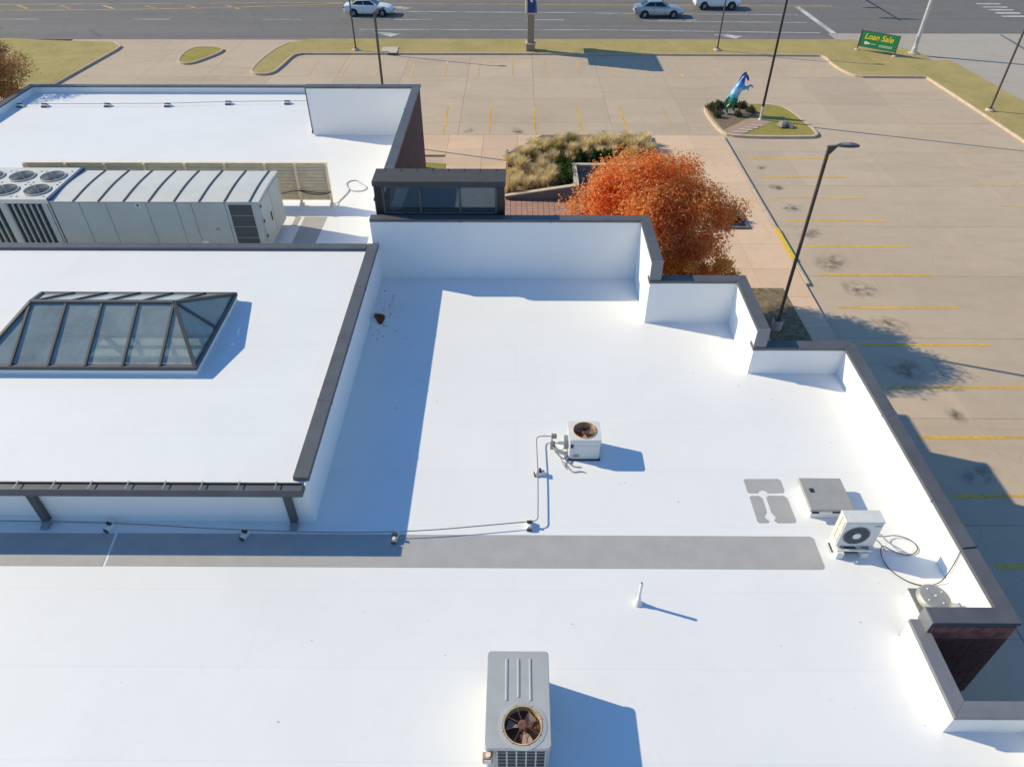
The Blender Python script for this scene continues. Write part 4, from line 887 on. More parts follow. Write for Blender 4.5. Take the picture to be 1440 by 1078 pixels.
# ------------------------------------------------------------------ roof hatch, exhaust fan, vent pipe
rh = thing('roof_hatch', 'square grey metal roof hatch with a low white curb', 'roof hatch', (7.72,11.75,Z))
B(7.27,8.25,11.28,12.22,Z-.004,Z+.27).build('curb','membrane_wall',rh,bevel=.02)
hl = MB().hexa([(7.20,11.22,Z+.28),(8.28,11.22,Z+.27),(8.28,12.27,Z+.27),(7.20,12.27,Z+.28)],[(7.21,11.23,Z+.37),(8.27,11.23,Z+.36),(8.27,12.26,Z+.36),(7.21,12.26,Z+.37)]).build('lid','hatch_metal',rh,bevel=.012)
B(7.36,7.46,11.78,11.90,Z+.368,Z+.385).build('latch','unit_dark',hl); B(7.25,7.42,11.195,11.222,Z+.25,Z+.29).build('hinge','unit_dark',hl); B(7.75,7.95,11.2,11.222,Z+.26,Z+.29).build('hinge','unit_dark',hl)
ef = thing('exhaust_fan', 'round spun aluminium exhaust fan on a square white curb by the brick notch', 'exhaust fan', (9.03,8.72,Z))
B(8.68,9.38,8.42,9.04,Z-.004,Z+.30).build('curb','membrane_wall',ef,bevel=.015); B(8.66,9.40,8.40,9.06,Z+.30,Z+.33).build('base_flange','galvanised',ef)
dome = MB().lathe((9.03,8.72,Z+.33),[(.22,0),(.24,.04),(.33,.06),(.35,.10),(.34,.16),(.30,.205),(.22,.222),(.12,.232),(.0001,.236)],32).build('dome','aluminium',ef,smooth=True)
for k in range(4): a = k*math.pi/2+.5; MB().lathe((9.03+.2*math.cos(a),8.72+.2*math.sin(a),Z+.545),[(.018,0),(.018,.022),(.01,.028)],8).build('bolt','sign_white',dome)
MB().lathe((9.03,8.72,Z+.56),[(.025,0),(.02,.02)],8).build('bolt','sign_white',dome)
vp = thing('vent_pipe', 'thin white plumbing vent pipe with a flashing boot standing alone on the main roof', 'vent pipe', (2.73,8.85,Z))
MB().lathe((2.73,8.85,Z),[(.11,-.004),(.10,.02),(.06,.10),(.045,.22)],20).build('boot','plastic_white',vp,smooth=True); MB().lathe((2.73,8.85,Z),[(.033,.1),(.033,.78),(.026,.78),(.026,.6)],16).build('pipe','plastic_white',vp,smooth=True)

# ------------------------------------------------------------------ fallen leaves on the roof
def leaf_cloud(name, mat, pts, size, parent=None, seed=1, flat=False, aspect=0.6, out=None):
    r = np.random.default_rng(seed); n = len(pts)
    a = r.normal(size=(n,3)); 
    if flat: a[:,2] *= .25
    if out is not None:                       # leaf blades turn their faces outward and up
        nn = out/np.maximum(1e-6,np.linalg.norm(out,axis=1))[:,None]*.6+np.array([0,-.1,.6])+r.normal(size=(n,3))*.55
        nn /= np.linalg.norm(nn,axis=1)[:,None]; a -= (a*nn).sum(1)[:,None]*nn
    a /= np.linalg.norm(a,axis=1)[:,None]; b = r.normal(size=(n,3)); 
    if out is not None: b = np.cross(nn,a)
    if flat: b[:,2] *= .25
    b -= (a*b).sum(1)[:,None]*a; b /= np.linalg.norm(b,axis=1)[:,None]
    s = size*r.uniform(.65,1.3,size=(n,1)); u = a*s*.5; v = b*s*.5*aspect
    P = np.stack([pts-u, pts-v*.9+u*.1, pts+u, pts+v*.9+u*.1],1).reshape(-1,3)
    off = np.array(OFF.get(parent.name,(0,0,0))) if parent is not None else np.array([0.,0,0])
    P = P-off
    me = bpy.data.meshes.new(name); me.vertices.add(4*n); me.vertices.foreach_set('co',P.astype(np.float32).ravel())
    me.loops.add(4*n); me.loops.foreach_set('vertex_index',np.arange(4*n,dtype=np.int32)); me.polygons.add(n)
    me.polygons.foreach_set('loop_start',np.arange(0,4*n,4,dtype=np.int32)); me.update(calc_edges=True); me.validate()
    me.materials.append(MATS[mat]); o = bpy.data.objects.new(name,me); COL.objects.link(o)
    if parent is not None: o.parent = parent
    return o
rg = np.random.default_rng(3)
a = rg.normal(size=(900,2)); rr0 = np.linalg.norm(a,axis=1,keepdims=True); a = a/np.maximum(1,rr0/(1.25+.35*np.sin(3*np.arctan2(a[:,1:],a[:,:1])+1)+.2*rg.uniform(0,1,(900,1))))*[.095,.20]; th = R_(-22); a = a@np.array([[math.cos(th),-math.sin(th)],[math.sin(th),math.cos(th)]])
P = np.column_stack([-4.60+a[:,0], 19.72+a[:,1], Z+.012+rg.uniform(0,.05,900)*np.exp(-((a**2).sum(1))*12)])
P2 = np.column_stack([-4.45+rg.normal(size=38)*.18, 19.9+rg.normal(size=38)*.8, np.full(38,Z+.01)]); P2[:,0] = np.maximum(P2[:,0],-4.84)
P3 = np.column_stack([rg.uniform(-4.8,-2.5,14), rg.uniform(15,21.5,14), np.full(14,Z+.01)])
fl = leaf_cloud('fallen_leaves','leaf_litter',np.vstack([P,P2,P3]),.07,seed=4,flat=True); tag(fl,'small drift of brown fallen leaves in the roof corner','leaves',kind='stuff')
sp = np.column_stack([rg.uniform(-9,9,55), rg.uniform(5.5,18,55), np.full(55,Z+.012)]); sp = sp[(sp[:,0]>-4)|(sp[:,1]<9)]
tag(leaf_cloud('roof_debris','leaf_litter',sp,.035,seed=6,flat=True),'scattered tiny leaf crumbs on the white roof','debris',kind='stuff')

# ------------------------------------------------------------------ trees and plants
def tree(name, label, cat_group, base, crown_c, rad, nclus, nleaf, leafsize, mat, trunk_r, seed, limbs=14, shell=.45, drop=0.0):
    r = np.random.default_rng(seed); t = thing(name, label, 'tree', base)
    bx, by, bz0 = base; cc = np.array(crown_c); rd = np.array(rad)
    d = r.normal(size=(nclus,3)); d /= np.linalg.norm(d,axis=1)[:,None]; rr = r.uniform(0,1,nclus)**shell
    lump = 1+.09*np.sin(d[:,0]*4+seed)+.08*np.sin(d[:,1]*5+1.3*seed)+.08*np.sin(d[:,2]*6+seed*.7)+.07*r.normal(size=nclus).clip(-1.5,1.2)
    cen = cc+d*rd*(rr*lump)[:,None]
    w_ = r.uniform(.5,1.5,nclus); cnt = (w_/w_.sum()*nleaf).astype(int)
    pts = []
    for c, k in zip(cen, cnt): pts.append(c+np.clip(r.normal(size=(k,3)),-1.7,1.7)*[.30,.30,.22]*rd.mean()*.40)
    pts = np.vstack(pts); pts = pts[pts[:,2] > bz0+.5]
    leaf_cloud('crown', mat, pts, leafsize, t, seed, out=pts-cc)
    m = MB(); fork = Vector((bx+r.uniform(-.1,.1), by+r.uniform(-.1,.1), max(bz0+1.2, cc[2]-rd[2]*.85)))
    m.tube([(bx,by,bz0-.1),(bx+.02,by,bz0+.15),tuple((Vector((bx,by,bz0))+fork)/2),tuple(fork)],[trunk_r*1.5,trunk_r*1.1,trunk_r*.95,trunk_r*.85],9)
    tr = m.build('trunk','bark',t,smooth=True)
    order = r.permutation(nclus)[:limbs*4]; lm = MB()
    for i, k in enumerate(order):
        e = Vector(cen[k]); mid = fork.lerp(e,.5)+Vector((0,0,.12*rd[2])); r0 = trunk_r*(.42 if i < limbs else .18)
        st = fork if i < limbs else fork.lerp(Vector(cen[order[i%limbs]]),.45)+Vector((0,0,.1*rd[2]))
        mid = st.lerp(e,.5)+Vector((r.uniform(-.2,.2),r.uniform(-.2,.2),.08*rd[2]))
        lm.tube([tuple(st),tuple(mid),tuple(e)],[r0,r0*.6,r0*.15],5)
    lm.build('limbs','bark',t,smooth=True)
    return t
tree('maple_tree','rounded orange autumn tree standing behind the stepped white parapet',None,(5.25,25.7,.15),(5.25,25.7,4.8),(2.65,2.6,2.4),330,100000,.115,'leaf_orange',.16,11,16,.42)
tree('small_tree','smaller golden brown tree tucked under the orange tree',None,(6.9,24.0,.15),(7.0,24.0,3.1),(1.55,1.4,1.25),90,20000,.10,'leaf_gold',.07,23,8,.5)
tree('oak_tree','rust brown tree beyond the corner of the low white parapet',None,(-31.9,43.5,0),(-31.8,43.5,4.7),(2.3,2.4,2.5),130,22000,.13,'leaf_rust',.14,31,10,.45)
def shrub(name, label, x, y, z, rad, h, n, size, mat, seed, group):
    t = thing(name, label, 'shrub', (x,y,z), group=group); r = np.random.default_rng(seed)
    d = r.normal(size=(n,3)); d /= np.linalg.norm(d,axis=1)[:,None]; d[:,2] = np.abs(d[:,2]); rr = r.uniform(.2,1,n)**.5*(1+.18*np.sin(d[:,0]*6+seed)+.15*np.sin(d[:,1]*7+seed))
    pts = np.array([x,y,z+.05])+d*[rad,rad,h]*rr[:,None]
    leaf_cloud('foliage', mat, pts, size, t, seed)
    m = MB()
    for k in range(5): a = k*1.25+seed; m.tube([(x,y,z-.05),(x+rad*.25*math.cos(a),y+rad*.25*math.sin(a),z+h*.35),(x+rad*.55*math.cos(a),y+rad*.55*math.sin(a),z+h*.7)],[.02,.015,.006],5)
    m.build('stems','bark',t)
    return t
for i,(x,y,s) in enumerate([(3.0,38.4,.62),(3.05,39.5,.6),(2.7,40.6,.55),(3.9,41.3,.40),(4.8,41.4,.38),(5.5,41.5,.36)]): shrub('evergreen_shrub','dark green shrub in the planter ' + ('along the return of the retaining wall' if i < 3 else 'behind the back retaining wall'),x,y,.3,s,.8,1700,.11,'leaf_green',50+i,'dark green planter shrubs')
for i,(x,y,s) in enumerate([(13.9,51.3,.42),(14.0,50.5,.32),(14.5,51.7,.42),(15.4,51.8,.4),(16.1,51.5,.36),(13.95,49.6,.28),(15.4,49.75,.22),(16.5,50.6,.3)]): shrub('low_shrub','grey green low shrub around the feet of the horse statue',x,y,.12,s,.38,800,.10,'leaf_grey_green',70+i,'shrubs on the statue island')
shrub('low_shrub','dark low shrub in the small square planting pit',11.3,34.4,.15,.6,.6,1500,.10,'leaf_green',95,None)
# ornamental grasses
def grass_mesh(seed, nb, h, spread):
    r = np.random.default_rng(seed); V = []; F = []
    for _ in range(nb):
        a = r.uniform(0,2*math.pi); lean = r.uniform(.1,1.0)**.8*spread; hh = h*r.uniform(.6,1.1); w = r.uniform(.014,.028)
        ox, oy = r.normal(size=2)*.09; ca, sa = math.cos(a), math.sin(a); i = len(V)
        for s in (0,.4,.75,1.0):
            rad = lean*s**1.7; z = hh*(s*1.12-.30*s**3*(lean/spread)); ww = w*(1-.85*s); 
            V += [(ox+ca*rad-sa*ww,oy+sa*rad+ca*ww,z),(ox+ca*rad+sa*ww,oy+sa*rad-ca*ww,z)]
        for k in range(3): F.append((i+2*k,i+2*k+1,i+2*k+3,i+2*k+2))
    return V, F
gmesh = []
for k in range(6):
    V, F = grass_mesh(100+k, 380, .72 if k < 4 else .6, .55); me = bpy.data.meshes.new('grass_clump'); me.from_pydata(V,[],F); me.materials.append(MATS['grass_dry' if k < 4 else 'grass_olive']); gmesh.append(me)
gpoly = [(-.3,37.3),(-.35,42.2),(2.0,44.3),(8.3,44.9),(8.6,42.4),(4.0,42.2),(2.2,41.2),(2.0,37.6)]
def inside(x, y, poly):
    c = False; n = len(poly)
    for i in range(n):
        (x1,y1),(x2,y2) = poly[i],poly[(i+1)%n]
        if (y1>y)!=(y2>y) and x < (x2-x1)*(y-y1)/(y2-y1)+x1: c = not c
    return c
rr_ = random.Random(5); placed = []; tries = 0
while len(placed) < 58 and tries < 9000:
    tries += 1; x = rr_.uniform(-.6,8.6); y = rr_.uniform(37.2,45.8)
    if not inside(x,y,gpoly) or any((x-a)**2+(y-b)**2 < .72**2 for a,b in placed): continue
    placed.append((x,y))
for i,(x,y) in enumerate(placed):
    k = rr_.choice((0,1,2,3,0,1,2,3,4,5)); o = bpy.data.objects.new('ornamental_plant', gmesh[k]); COL.objects.link(o); o.location = (x,y,.27); o.rotation_euler = (0,0,rr_.uniform(0,6.28)); s = rr_.uniform(.85,1.25); o.scale = (s,s,s*rr_.uniform(.85,1.1))
    tag(o, 'straw coloured ornamental grass clump in the planter behind the clerestory' if k < 4 else 'olive green ornamental grass clump in the planter behind the clerestory', 'plant', 'ornamental grasses in the planter')
struct(MB().prism([(-.45,36.98),(3.4,36.98),(3.4,39.6),(8.8,39.6),(8.8,45.9),(1.7,45.9),(-.5,43.0)], 0.1, .28).build('planting_bed','mulch'), 'raised mulch bed filled with ornamental grasses', 'planting bed')
rw = thing('retaining_wall', 'concrete planter retaining wall with a sloping top beside the paver plaza', 'retaining wall', (2.5,38,.1))
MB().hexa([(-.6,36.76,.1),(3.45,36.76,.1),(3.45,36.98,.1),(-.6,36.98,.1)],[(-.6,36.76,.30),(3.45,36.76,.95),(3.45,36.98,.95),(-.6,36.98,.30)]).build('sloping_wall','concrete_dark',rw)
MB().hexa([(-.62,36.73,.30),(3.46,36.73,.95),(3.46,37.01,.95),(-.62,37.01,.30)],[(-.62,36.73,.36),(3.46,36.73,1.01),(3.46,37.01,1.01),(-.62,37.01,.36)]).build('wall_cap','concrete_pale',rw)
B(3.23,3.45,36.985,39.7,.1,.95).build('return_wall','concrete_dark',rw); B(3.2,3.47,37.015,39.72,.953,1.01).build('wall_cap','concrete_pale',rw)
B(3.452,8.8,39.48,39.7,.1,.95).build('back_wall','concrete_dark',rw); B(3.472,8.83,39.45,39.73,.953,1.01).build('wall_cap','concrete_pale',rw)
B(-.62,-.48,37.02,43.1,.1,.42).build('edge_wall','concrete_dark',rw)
for k in range(3): B(3.46,4.9,38.1+.45*k,38.55+.45*k,.1,.128+.15*(k+1)).build('step','concrete_dark',rw)
bn = thing('concrete_block', 'low concrete block with a dark recess at the corner of the grass planter', 'concrete block', (1.0,42.9,.12))
B(.45,1.5,42.7,43.3,.11,.62).build('body','concrete_dark',bn,bevel=.015); B(.6,1.4,42.675,42.7,.22,.55).build('recess','joint_dark',bn); B(.42,1.53,42.66,43.33,.62,.68).build('cap','concrete_pale',bn)

# ------------------------------------------------------------------ lamp posts, flagpole, signal mast, signs
def lamp(loc, label, plinth=True, h=8.0, group='dark lamp posts of the parking lot', rz_=0):
    t = thing('lamp_post', label, 'lamp post', loc, rz_, group, local=True); z0 = 0
    if plinth: MB().lathe((0,0,-.1),[(.22,0),(.22,.55),(.20,.58)],20).build('plinth','concrete_pale',t,smooth=True); z0 = .48
    else: MB().lathe((0,0,-.05),[(.30,0),(.30,.14),(.2,.24)],16).build('plinth','concrete_pale',t); z0 = .18
    B(-.15,.15,-.15,.15,z0,z0+.03).build('base_plate','pole_dark',t)
    B(-.055,.055,-.055,.055,z0+.03,h).build('pole','pole_dark',t,bevel=.012)
    ar = MB().hexa([(-.065,-.065,h),(.065,-.065,h-.22),(.065,.065,h-.22),(-.065,.065,h)],[(-.06,-.06,h+.06),(.30,-.06,h+.09),(.30,.06,h+.09),(-.06,.06,h+.06)]).build('arm','pole_dark',t)
    hd = MB(); st = [(.26,.06,.05),(.40,.13,.07),(.62,.17,.08),(.80,.17,.08),(.98,.12,.06),(1.06,.04,.03)]
    for x, w, d in st:
        hd.v += [(x,-w,h+.06),(x,w,h+.06),(x,w*.8,h+.06+d),(x,-w*.8,h+.06+d)]
    for k in range(len(st)-1):
        a = 4*k; b = a+4; hd.f += [(a,b,b+1,a+1),(a+1,b+1,b+2,a+2),(a+2,b+2,b+3,a+3),(a+3,b+3,b,a)]
    hd.f += [(0,1,2,3),(4*len(st)-1,4*len(st)-2,4*len(st)-3,4*len(st)-4)]
    ho = hd.build('lamp_head','pole_dark',t); B(.42,.72,-.11,.11,h+.142,h+.15).build('photocell_plate','galvanised',ho); B(.5,.95,-.1,.1,h+.045,h+.058).build('lens','lamp_clear',ho)
    return t
lamp((11.09,24.65,.1),'tall dark lamp post on a round concrete plinth beside the stepped parapet', True, 7.9)
lamp((-8.15,44.6,.1),'dark lamp post standing close behind the brick wing of the building', False, 7.7, rz_=1.15)
lamp((-13.92,65.5,.1),'dark lamp post on the roadside lawn near the drain inlet', False, 7.6)
lamp((17.37,65.67,.1),'dark lamp post on the roadside lawn between the pylon sign and the green banner', False, 7.6)
lamp((33.5,51.0,.1),'dark lamp post on the corner lawn beside the side street', False, 7.6)
fp = thing('flagpole', 'tall black pole rising from the horse statue island', 'pole', (16.8,49.15,.12))
MB().lathe((16.8,49.15,.12),[(.13,-.1),(.12,.06),(.085,.10)],14).build('base_collar','plastic_white',fp); MB().lathe((16.8,49.15,.12),[(.085,.08),(.085,.9)],14).build('lower_shaft','pole_light',fp,smooth=True); MB().lathe((16.8,49.15,.12),[(.084,.9),(.07,6),(.045,13)],14).build('shaft','black_metal',fp,smooth=True); MB().lathe((16.8,49.15,13.12),[(.02,0),(.09,.05),(.09,.12),(.02,.18)],12).build('finial','aluminium',fp,smooth=True)
sm = thing('signal_mast', 'thick pale grey metal mast on the corner lawn near the green banner', 'mast', (34.0,64.9,.1))
MB().lathe((34.0,64.9,.1),[(.42,-.1),(.42,.08),(.3,.1)],16).build('footing','concrete_pale',sm); MB().lathe((34.0,64.9,.1),[(.24,.1),(.22,.5),(.17,.55),(.12,9)],16).build('shaft','pole_light',sm,smooth=True); B(33.78,33.95,64.72,64.8,1.0,1.5).build('control_box','pole_light',sm)
MB().tube([(34,64.9,6.6),(34,75,7.0)],[.09,.05],10).build('mast_arm','pole_light',sm)
s2 = thing('signal_mast', 'traffic signal mast reaching over the road beyond the stop bar', 'mast', (27.6,103,0))
MB().lathe((27.6,103,0),[(.22,0),(.14,7)],14).build('shaft','pole_light',s2); MB().tube([(27.6,103,6.2),(27.6,79.8,6.5)],[.11,.06],10).build('mast_arm','pole_light',s2)
for y in (80.4,84.6,88.6):
    sg = B(27.0,28.2,y-.13,y+.13,5.75,6.15).build('signal_head','signal_yellow',s2)
    for k in range(3): MB().lathe((27.2+.4*k,y-.13,5.95),[(.13,-.02),(.13,.0)],12,'y').build('signal_lens','unit_dark',sg)
B(28.3,30.2,80.0,80.06,5.6,6.3).build('street_sign','green_sign',s2)
ps = thing('pylon_sign', 'tan brick pylon sign with a wide dark blue board set edge-on', 'sign', (1.2,65.65,.1))
B(.83,1.57,65.28,66.02,0.0,.66).build('base','tan_brick',ps); B(.76,1.64,65.2,66.1,.66,.76).build('base_cap','concrete_pale',ps); B(.92,1.48,65.36,65.94,.76,3.4).build('column','tan_brick',ps)
B(.72,1.68,63.55,67.85,3.4,3.52).build('board_rail','concrete_pale',ps); B(.88,1.52,63.62,67.78,3.52,6.5).build('board','blue_sign',ps); B(.72,1.68,63.55,67.85,6.5,6.62).build('board_rail','concrete_pale',ps)
B(.76,.88,63.58,63.7,3.52,6.5).build('edge_trim','concrete_pale',ps)
B(1.10,1.30,63.605,63.62,4.3,4.5).build('emblem','sign_white',ps)
# green banner with yellow lettering
ang = math.atan2(63.89-65.96, 31.98-29.48); LB_ = math.hypot(31.98-29.48, 63.89-65.96)
bs_ = thing('banner_sign', 'green banner with yellow script lettering stretched between two short posts', 'sign', (29.5,65.95,.12), ang, local=True)
for x in (0.05, LB_-.05):
    po = B(x-.035,x+.035,-.035,.035,-.05,1.62).build('post','pole_dark',bs_); MB().lathe((x,0,-.05),[(.2,0),(.2,.1),(.14,.14)],12).build('footing','concrete_pale',po)
bd = MB().box(.09,LB_-.09,-.012,.012,.35,1.55).build('banner','green_sign',bs_)
for z in (.33,1.57): B(.09,LB_-.09,-.02,.02,z-.02,z+.02).build('rail','pole_dark',bs_)
def text(s, size, x, z, mat, parent, shear=.25, extr=.004, bold=.012, y=-.02):
    cu = bpy.data.curves.new('lettering','FONT'); cu.body = s; cu.size = size; cu.shear = shear; cu.extrude = extr; cu.offset = bold; cu.align_x = 'CENTER'
    to = bpy.data.objects.new('lettering_source',cu); COL.objects.link(to); dg = bpy.context.evaluated_depsgraph_get()
    me = bpy.data.meshes.new_from_object(to.evaluated_get(dg)); bpy.data.objects.remove(to); me.materials.clear(); me.materials.append(MATS[mat])
    o = bpy.data.objects.new('lettering',me); COL.objects.link(o); o.parent = parent; o.location = (x,y,z); o.rotation_euler = (R_(90),0,0); return o
text('Loan Sale', .62, LB_/2-.05, .98, 'sign_yellow', bd)
MB().lathe((.62,-.016,.66),[(.13,-.004),(.13,.002)],14,'y').build('emblem','sign_white',bd); B(.72,.95,-.02,-.013,.58,.72).build('emblem','sign_white',bd)
for x0, x1, z in ((1.05,1.55,.62),(1.75,2.95,.62),(1.75,2.9,.52)):
    for k in range(int((x1-x0)/.11)): B(x0+.11*k,x0+.11*k+.075,-.019,-.013,z,z+.05).build('small_lettering','sign_white',bd)
ix = thing('drain_inlet', 'pale concrete storm drain inlet set into the roadside kerb', 'drain', (-11,65.6,.1))
B(-11.7,-10.3,65.0,66.4,.1,.17).build('slab','concrete_pale',ix); B(-11.0,-10.2,64.52,65.0,-.02,.16).build('throat','joint_dark',ix); B(-10.95,-10.25,64.5,65.2,.165,.20).build('lintel','concrete_pale',ix)
rk = thing('boulder', 'small grey brown rock lying on the island grass near the pole', 'rock', (18.0,47.9,.12))
r_ = np.random.default_rng(8); vs = MB().lathe((18.0,47.9,.12),[(.25,-.05),(.38,.08),(.33,.25),(.18,.36),(.0001,.38)],9)
vs.v = [(x+r_.normal()*.04,y+r_.normal()*.04,z) for x,y,z in vs.v]; vs.build('stone','stone_grey',rk)
r2 = MB().lathe((18.5,47.7,.12),[(.2,-.05),(.28,.06),(.2,.16),(.0001,.2)],8); r2.v = [(x+r_.normal()*.03,y+r_.normal()*.03,z) for x,y,z in r2.v]; r2.build('stone','stone_grey',rk)

# ------------------------------------------------------------------ horse statue
hs = thing('horse_statue', 'rearing horse statue painted blue above and green below on the kerbed island', 'statue', (14.55,50.3,.12), 0, local=True)
B(.1,1.15,-.32,.32,0,.09).build('plinth','stone_grey',hs)
SK = [  # x, y, z, radius, parent
 (.44,0,1.20,.31,-1),(.56,0,1.50,.30,0),(.72,0,1.86,.31,1),(.82,0,2.14,.22,2),(.88,0,2.36,.17,3),(.99,0,2.56,.135,4),(1.12,0,2.46,.115,5),(1.22,0,2.26,.08,6),(1.25,0,2.16,.07,7),
 (.60,.17,.96,.21,0),(.74,.19,.72,.14,9),(.58,.19,.46,.085,10),(.70,.19,.16,.06,11),(.76,.19,.07,.07,12),
 (.36,-.17,.93,.22,0),(.34,-.19,.68,.15,14),(.06,-.19,.44,.09,15),(.14,-.19,.15,.06,16),(.20,-.19,.07,.075,17),
 (.92,.16,1.70,.14,2),(1.14,.17,1.56,.09,19),(1.34,.17,1.70,.06,20),(1.42,.17,1.54,.045,21),(1.44,.17,1.46,.05,22),
 (.96,-.16,1.78,.14,2),(1.20,-.17,1.74,.09,24),(1.42,-.17,1.94,.06,25),(1.56,-.17,1.86,.045,26),(1.58,-.17,1.76,.05,27),
 (.20,0,1.20,.08,0),(.06,0,1.03,.10,29),(-.02,0,.75,.11,30),(.0,0,.45,.06,31)]
me = bpy.data.meshes.new('body'); me.from_pydata([(a[0],a[1],a[2]+.05) for a in SK],[(a[4],i) for i,a in enumerate(SK) if a[4]>=0],[])
me.materials.append(MATS['horse_paint']); ho = bpy.data.objects.new('body',me); COL.objects.link(ho); ho.parent = hs
ho.modifiers.new('skin','SKIN'); sd = ho.modifiers.new('sub','SUBSURF'); sd.levels = 2; sd.render_levels = 2
sv = me.skin_vertices[0].data
for i, a in enumerate(SK): sv[i].radius = (a[3]*1.12 if abs(a[1])>0 else a[3], a[3]*(1.2 if abs(a[1])>0 else 1.0)); sv[i].use_root = (i == 0)
mn = MB(); 
for x,z in ((.70,2.22),(.74,2.36),(.78,2.48),(.84,2.60),(.92,2.70)): mn.hexa([(x-.10,-.03,z-.1),(x+.1,-.03,z-.14),(x+.1,.03,z-.14),(x-.10,.03,z-.1)],[(x-.09,-.02,z+.06),(x+.1,-.02,z+.06),(x+.1,.02,z+.06),(x-.09,.02,z+.06)])
mn.build('mane','blue_sign',hs)
for s in (-1,1): MB().lathe((1.0,s*.06,2.70),[(.035,0),(.03,.07),(.0001,.15)],8).build('ear','blue_sign',hs)

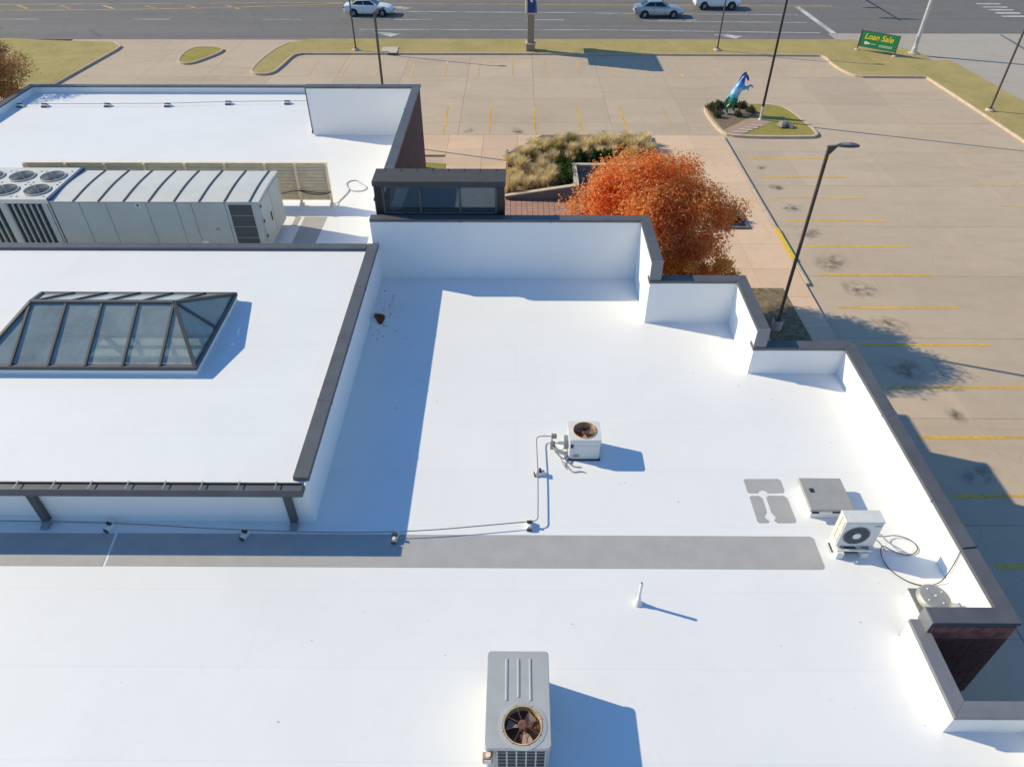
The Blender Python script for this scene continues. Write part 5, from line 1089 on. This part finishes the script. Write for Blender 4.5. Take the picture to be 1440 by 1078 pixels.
# ------------------------------------------------------------------ cars
def car(label, loc, kind, paint):
    t = thing('car', label, 'car', loc, 0, 'cars driving along the road', local=True)
    if kind == 'sedan':
        st = [(-2.42,.70,.42,.80),(-2.34,.82,.33,.96),(-2.0,.88,.27,1.02),(-1.4,.91,.24,1.03),(-.4,.92,.22,1.0),(.6,.92,.22,.985),(1.05,.915,.23,.965),(1.6,.89,.25,.90),(2.1,.85,.29,.80),(2.36,.76,.34,.68),(2.45,.62,.42,.58)]
        base, rf, zr, wb_, wr = (-1.85,1.12),(-1.05,.20),1.45,1.42,.34; hwb, hwr, cols_ = .84,.60,[(-1.28,-.5),(-.46,.42)]
    else:
        st = [(-2.35,.74,.48,.95),(-2.28,.86,.38,1.10),(-1.9,.91,.32,1.14),(-1.2,.93,.30,1.13),(0,.94,.28,1.10),(.9,.93,.28,1.07),(1.5,.91,.30,1.0),(2.0,.87,.34,.90),(2.28,.78,.40,.78),(2.36,.64,.48,.66)]
        base, rf, zr, wb_, wr = (-2.22,1.15),(-1.75,.35),1.68,1.38,.37; hwb, hwr, cols_ = .87,.68,[(-1.75,-1.1),(-1.05,-.25),(-.2,.55)]
    m = MB(); n = 10
    for x, w, zb_, zs in st:
        pr = [(-w*.86,zb_),(-w,zb_+.13),(-w,zs-.16),(-w*.95,zs-.03),(-w*.55,zs+.025),(w*.55,zs+.025),(w*.95,zs-.03),(w,zs-.16),(w,zb_+.13),(w*.86,zb_)]
        m.v += [(x,a,b) for a,b in pr]
    for k in range(len(st)-1):
        for j in range(n): a = k*n+j; b = k*n+(j+1)%n; m.f.append((a,a+n,b+n,b))
    m.f.append(tuple(range(n))); m.f.append(tuple(len(st)*n-1-j for j in range(n)))
    bo = m.build('body',paint,t,smooth=True)
    def zat(x):
        for (x0,_,_,z0),(x1,_,_,z1) in zip(st[:-1],st[1:]):
            if x0 <= x <= x1: return z0+(z1-z0)*(x-x0)/(x1-x0)
        return st[0][3]
    zb0, zb1 = zat(base[0])-.02, zat(base[1])-.03
    lo = [(base[0],-hwb*.92,zb0),(base[1],-hwb*.95,zb1),(base[1],hwb*.95,zb1),(base[0],hwb*.92,zb0)]; hi_ = [(rf[0],-hwr,zr-.03),(rf[1],-hwr,zr),(rf[1],hwr,zr),(rf[0],hwr,zr-.03)]
    gh = MB().hexa(lo,hi_).build('cabin',paint,t,bevel=.05,seg=3)
    def win(p, name):       # p: four corners of a cabin face; pane inset and set a little proud
        p = [Vector(q) for q in p]; c = sum(p,Vector())/4; nn = (p[1]-p[0]).cross(p[3]-p[0]).normalized()
        if nn.dot(c-Vector((-.4,0,1.1))) < 0: nn = -nn
        q = [v+(c-v)*.0 for v in p]; f_ = MB().poly([tuple(v+nn*.012) for v in q]); f_.build(name,'car_glass',t)
    def lerpv(a,b,s): return tuple(a[i]+(b[i]-a[i])*s for i in range(3))
    def face(a,b,c,d,s0,s1,h0,h1): # a-b bottom, d-c top
        return [lerpv(lerpv(a,b,s0),lerpv(d,c,s0),h0),lerpv(lerpv(a,b,s1),lerpv(d,c,s1),h0),lerpv(lerpv(a,b,s1),lerpv(d,c,s1),h1),lerpv(lerpv(a,b,s0),lerpv(d,c,s0),h1)]
    win(face(lo[1],lo[2],hi_[2],hi_[1],.06,.94,.1,.93),'windshield'); win(face(lo[3],lo[0],hi_[0],hi_[3],.08,.92,.15,.9),'rear_window')
    nwin = 2 if kind == 'sedan' else 3; cuts = [.07,.49,.93] if nwin == 2 else [.06,.30,.62,.93]
    for k in range(nwin):
        win(face(lo[0],lo[1],hi_[1],hi_[0],cuts[k]+.012,cuts[k+1]-.012,.14,.88),'side_window'); win(face(lo[3],lo[2],hi_[2],hi_[3],cuts[k]+.012,cuts[k+1]-.012,.14,.88),'side_window')
    for sx in (-1,1):
        for sy in (-1,1):
            x = sx*wb_; y = sy*.885
            MB().lathe((x,sy*.80 if sy>0 else -.93,wr),[(wr+.07,0),(wr+.07,.13)],24,'y').build('wheel_arch','tyre',t)
            wo = MB().lathe((x,y-.11,wr),[(wr-.03,-.0),(wr,.03),(wr,.20),(wr-.03,.23)],24,'y').build('wheel','tyre',t)
            face_y = y+sy*.125
            ri = MB().lathe((x,face_y-.008,wr),[(wr*.68,0),(wr*.68,.016)],20,'y').build('rim','unit_dark',wo)
            sp_ = MB()
            for k in range(5):
                a = 2*math.pi*k/5+.3; sp_.tube([(x,face_y+sy*.014,wr),(x+wr*.66*math.cos(a),face_y+sy*.010,wr+wr*.66*math.sin(a))],[.045,.035],4)
            sp_.build('spokes','rim',wo)
    xf, xr = st[-2][0], st[0][0]
    for sy in (-1,1):
        B(xf-.28,xf-.0,sy*.60-.13,sy*.60+.13,st[-2][3]-.10,st[-2][3]-.0).build('headlight','lamp_clear',t,bevel=.02)
        B(xr-.01,xr+.16,sy*.66-.16,sy*.66+.16,st[0][3]-.06,st[0][3]+.08).build('taillight','lamp_red',t,bevel=.02)
        B(.72,.88,sy*.97-.09,sy*.97+.09,1.0,1.13).build('wing_mirror',paint,t,bevel=.03)
        for x in (-.75,.2): B(x,x+.2,sy*.928-.012,sy*.928+.012,.86,.89).build('door_handle',paint,t)
        for x in ((-.50),(.55),): B(x,x+.012,sy*.922-.004,sy*.922+.004,.35,.95).build('door_gap','unit_dark',t)
    B(xf-.04,xf+.10,-.42,.42,.42,.54).build('grille','unit_dark',t,bevel=.02); B(xr-.03,xr+.02,-.25,.25,.55,.67).build('licence_plate','sign_white',t)
    return t
car('white sedan driving on the road beyond the teardrop grass island',(-14.8,78.45,-.02),'sedan','car_white')
car('silver grey sedan driving on the road past the pylon sign',(14.05,77.95,-.02),'sedan','car_silver')
car('white sport utility vehicle on the road in the turning lane ahead of the silver sedan',(20.6,81.35,-.02),'suv','car_white')
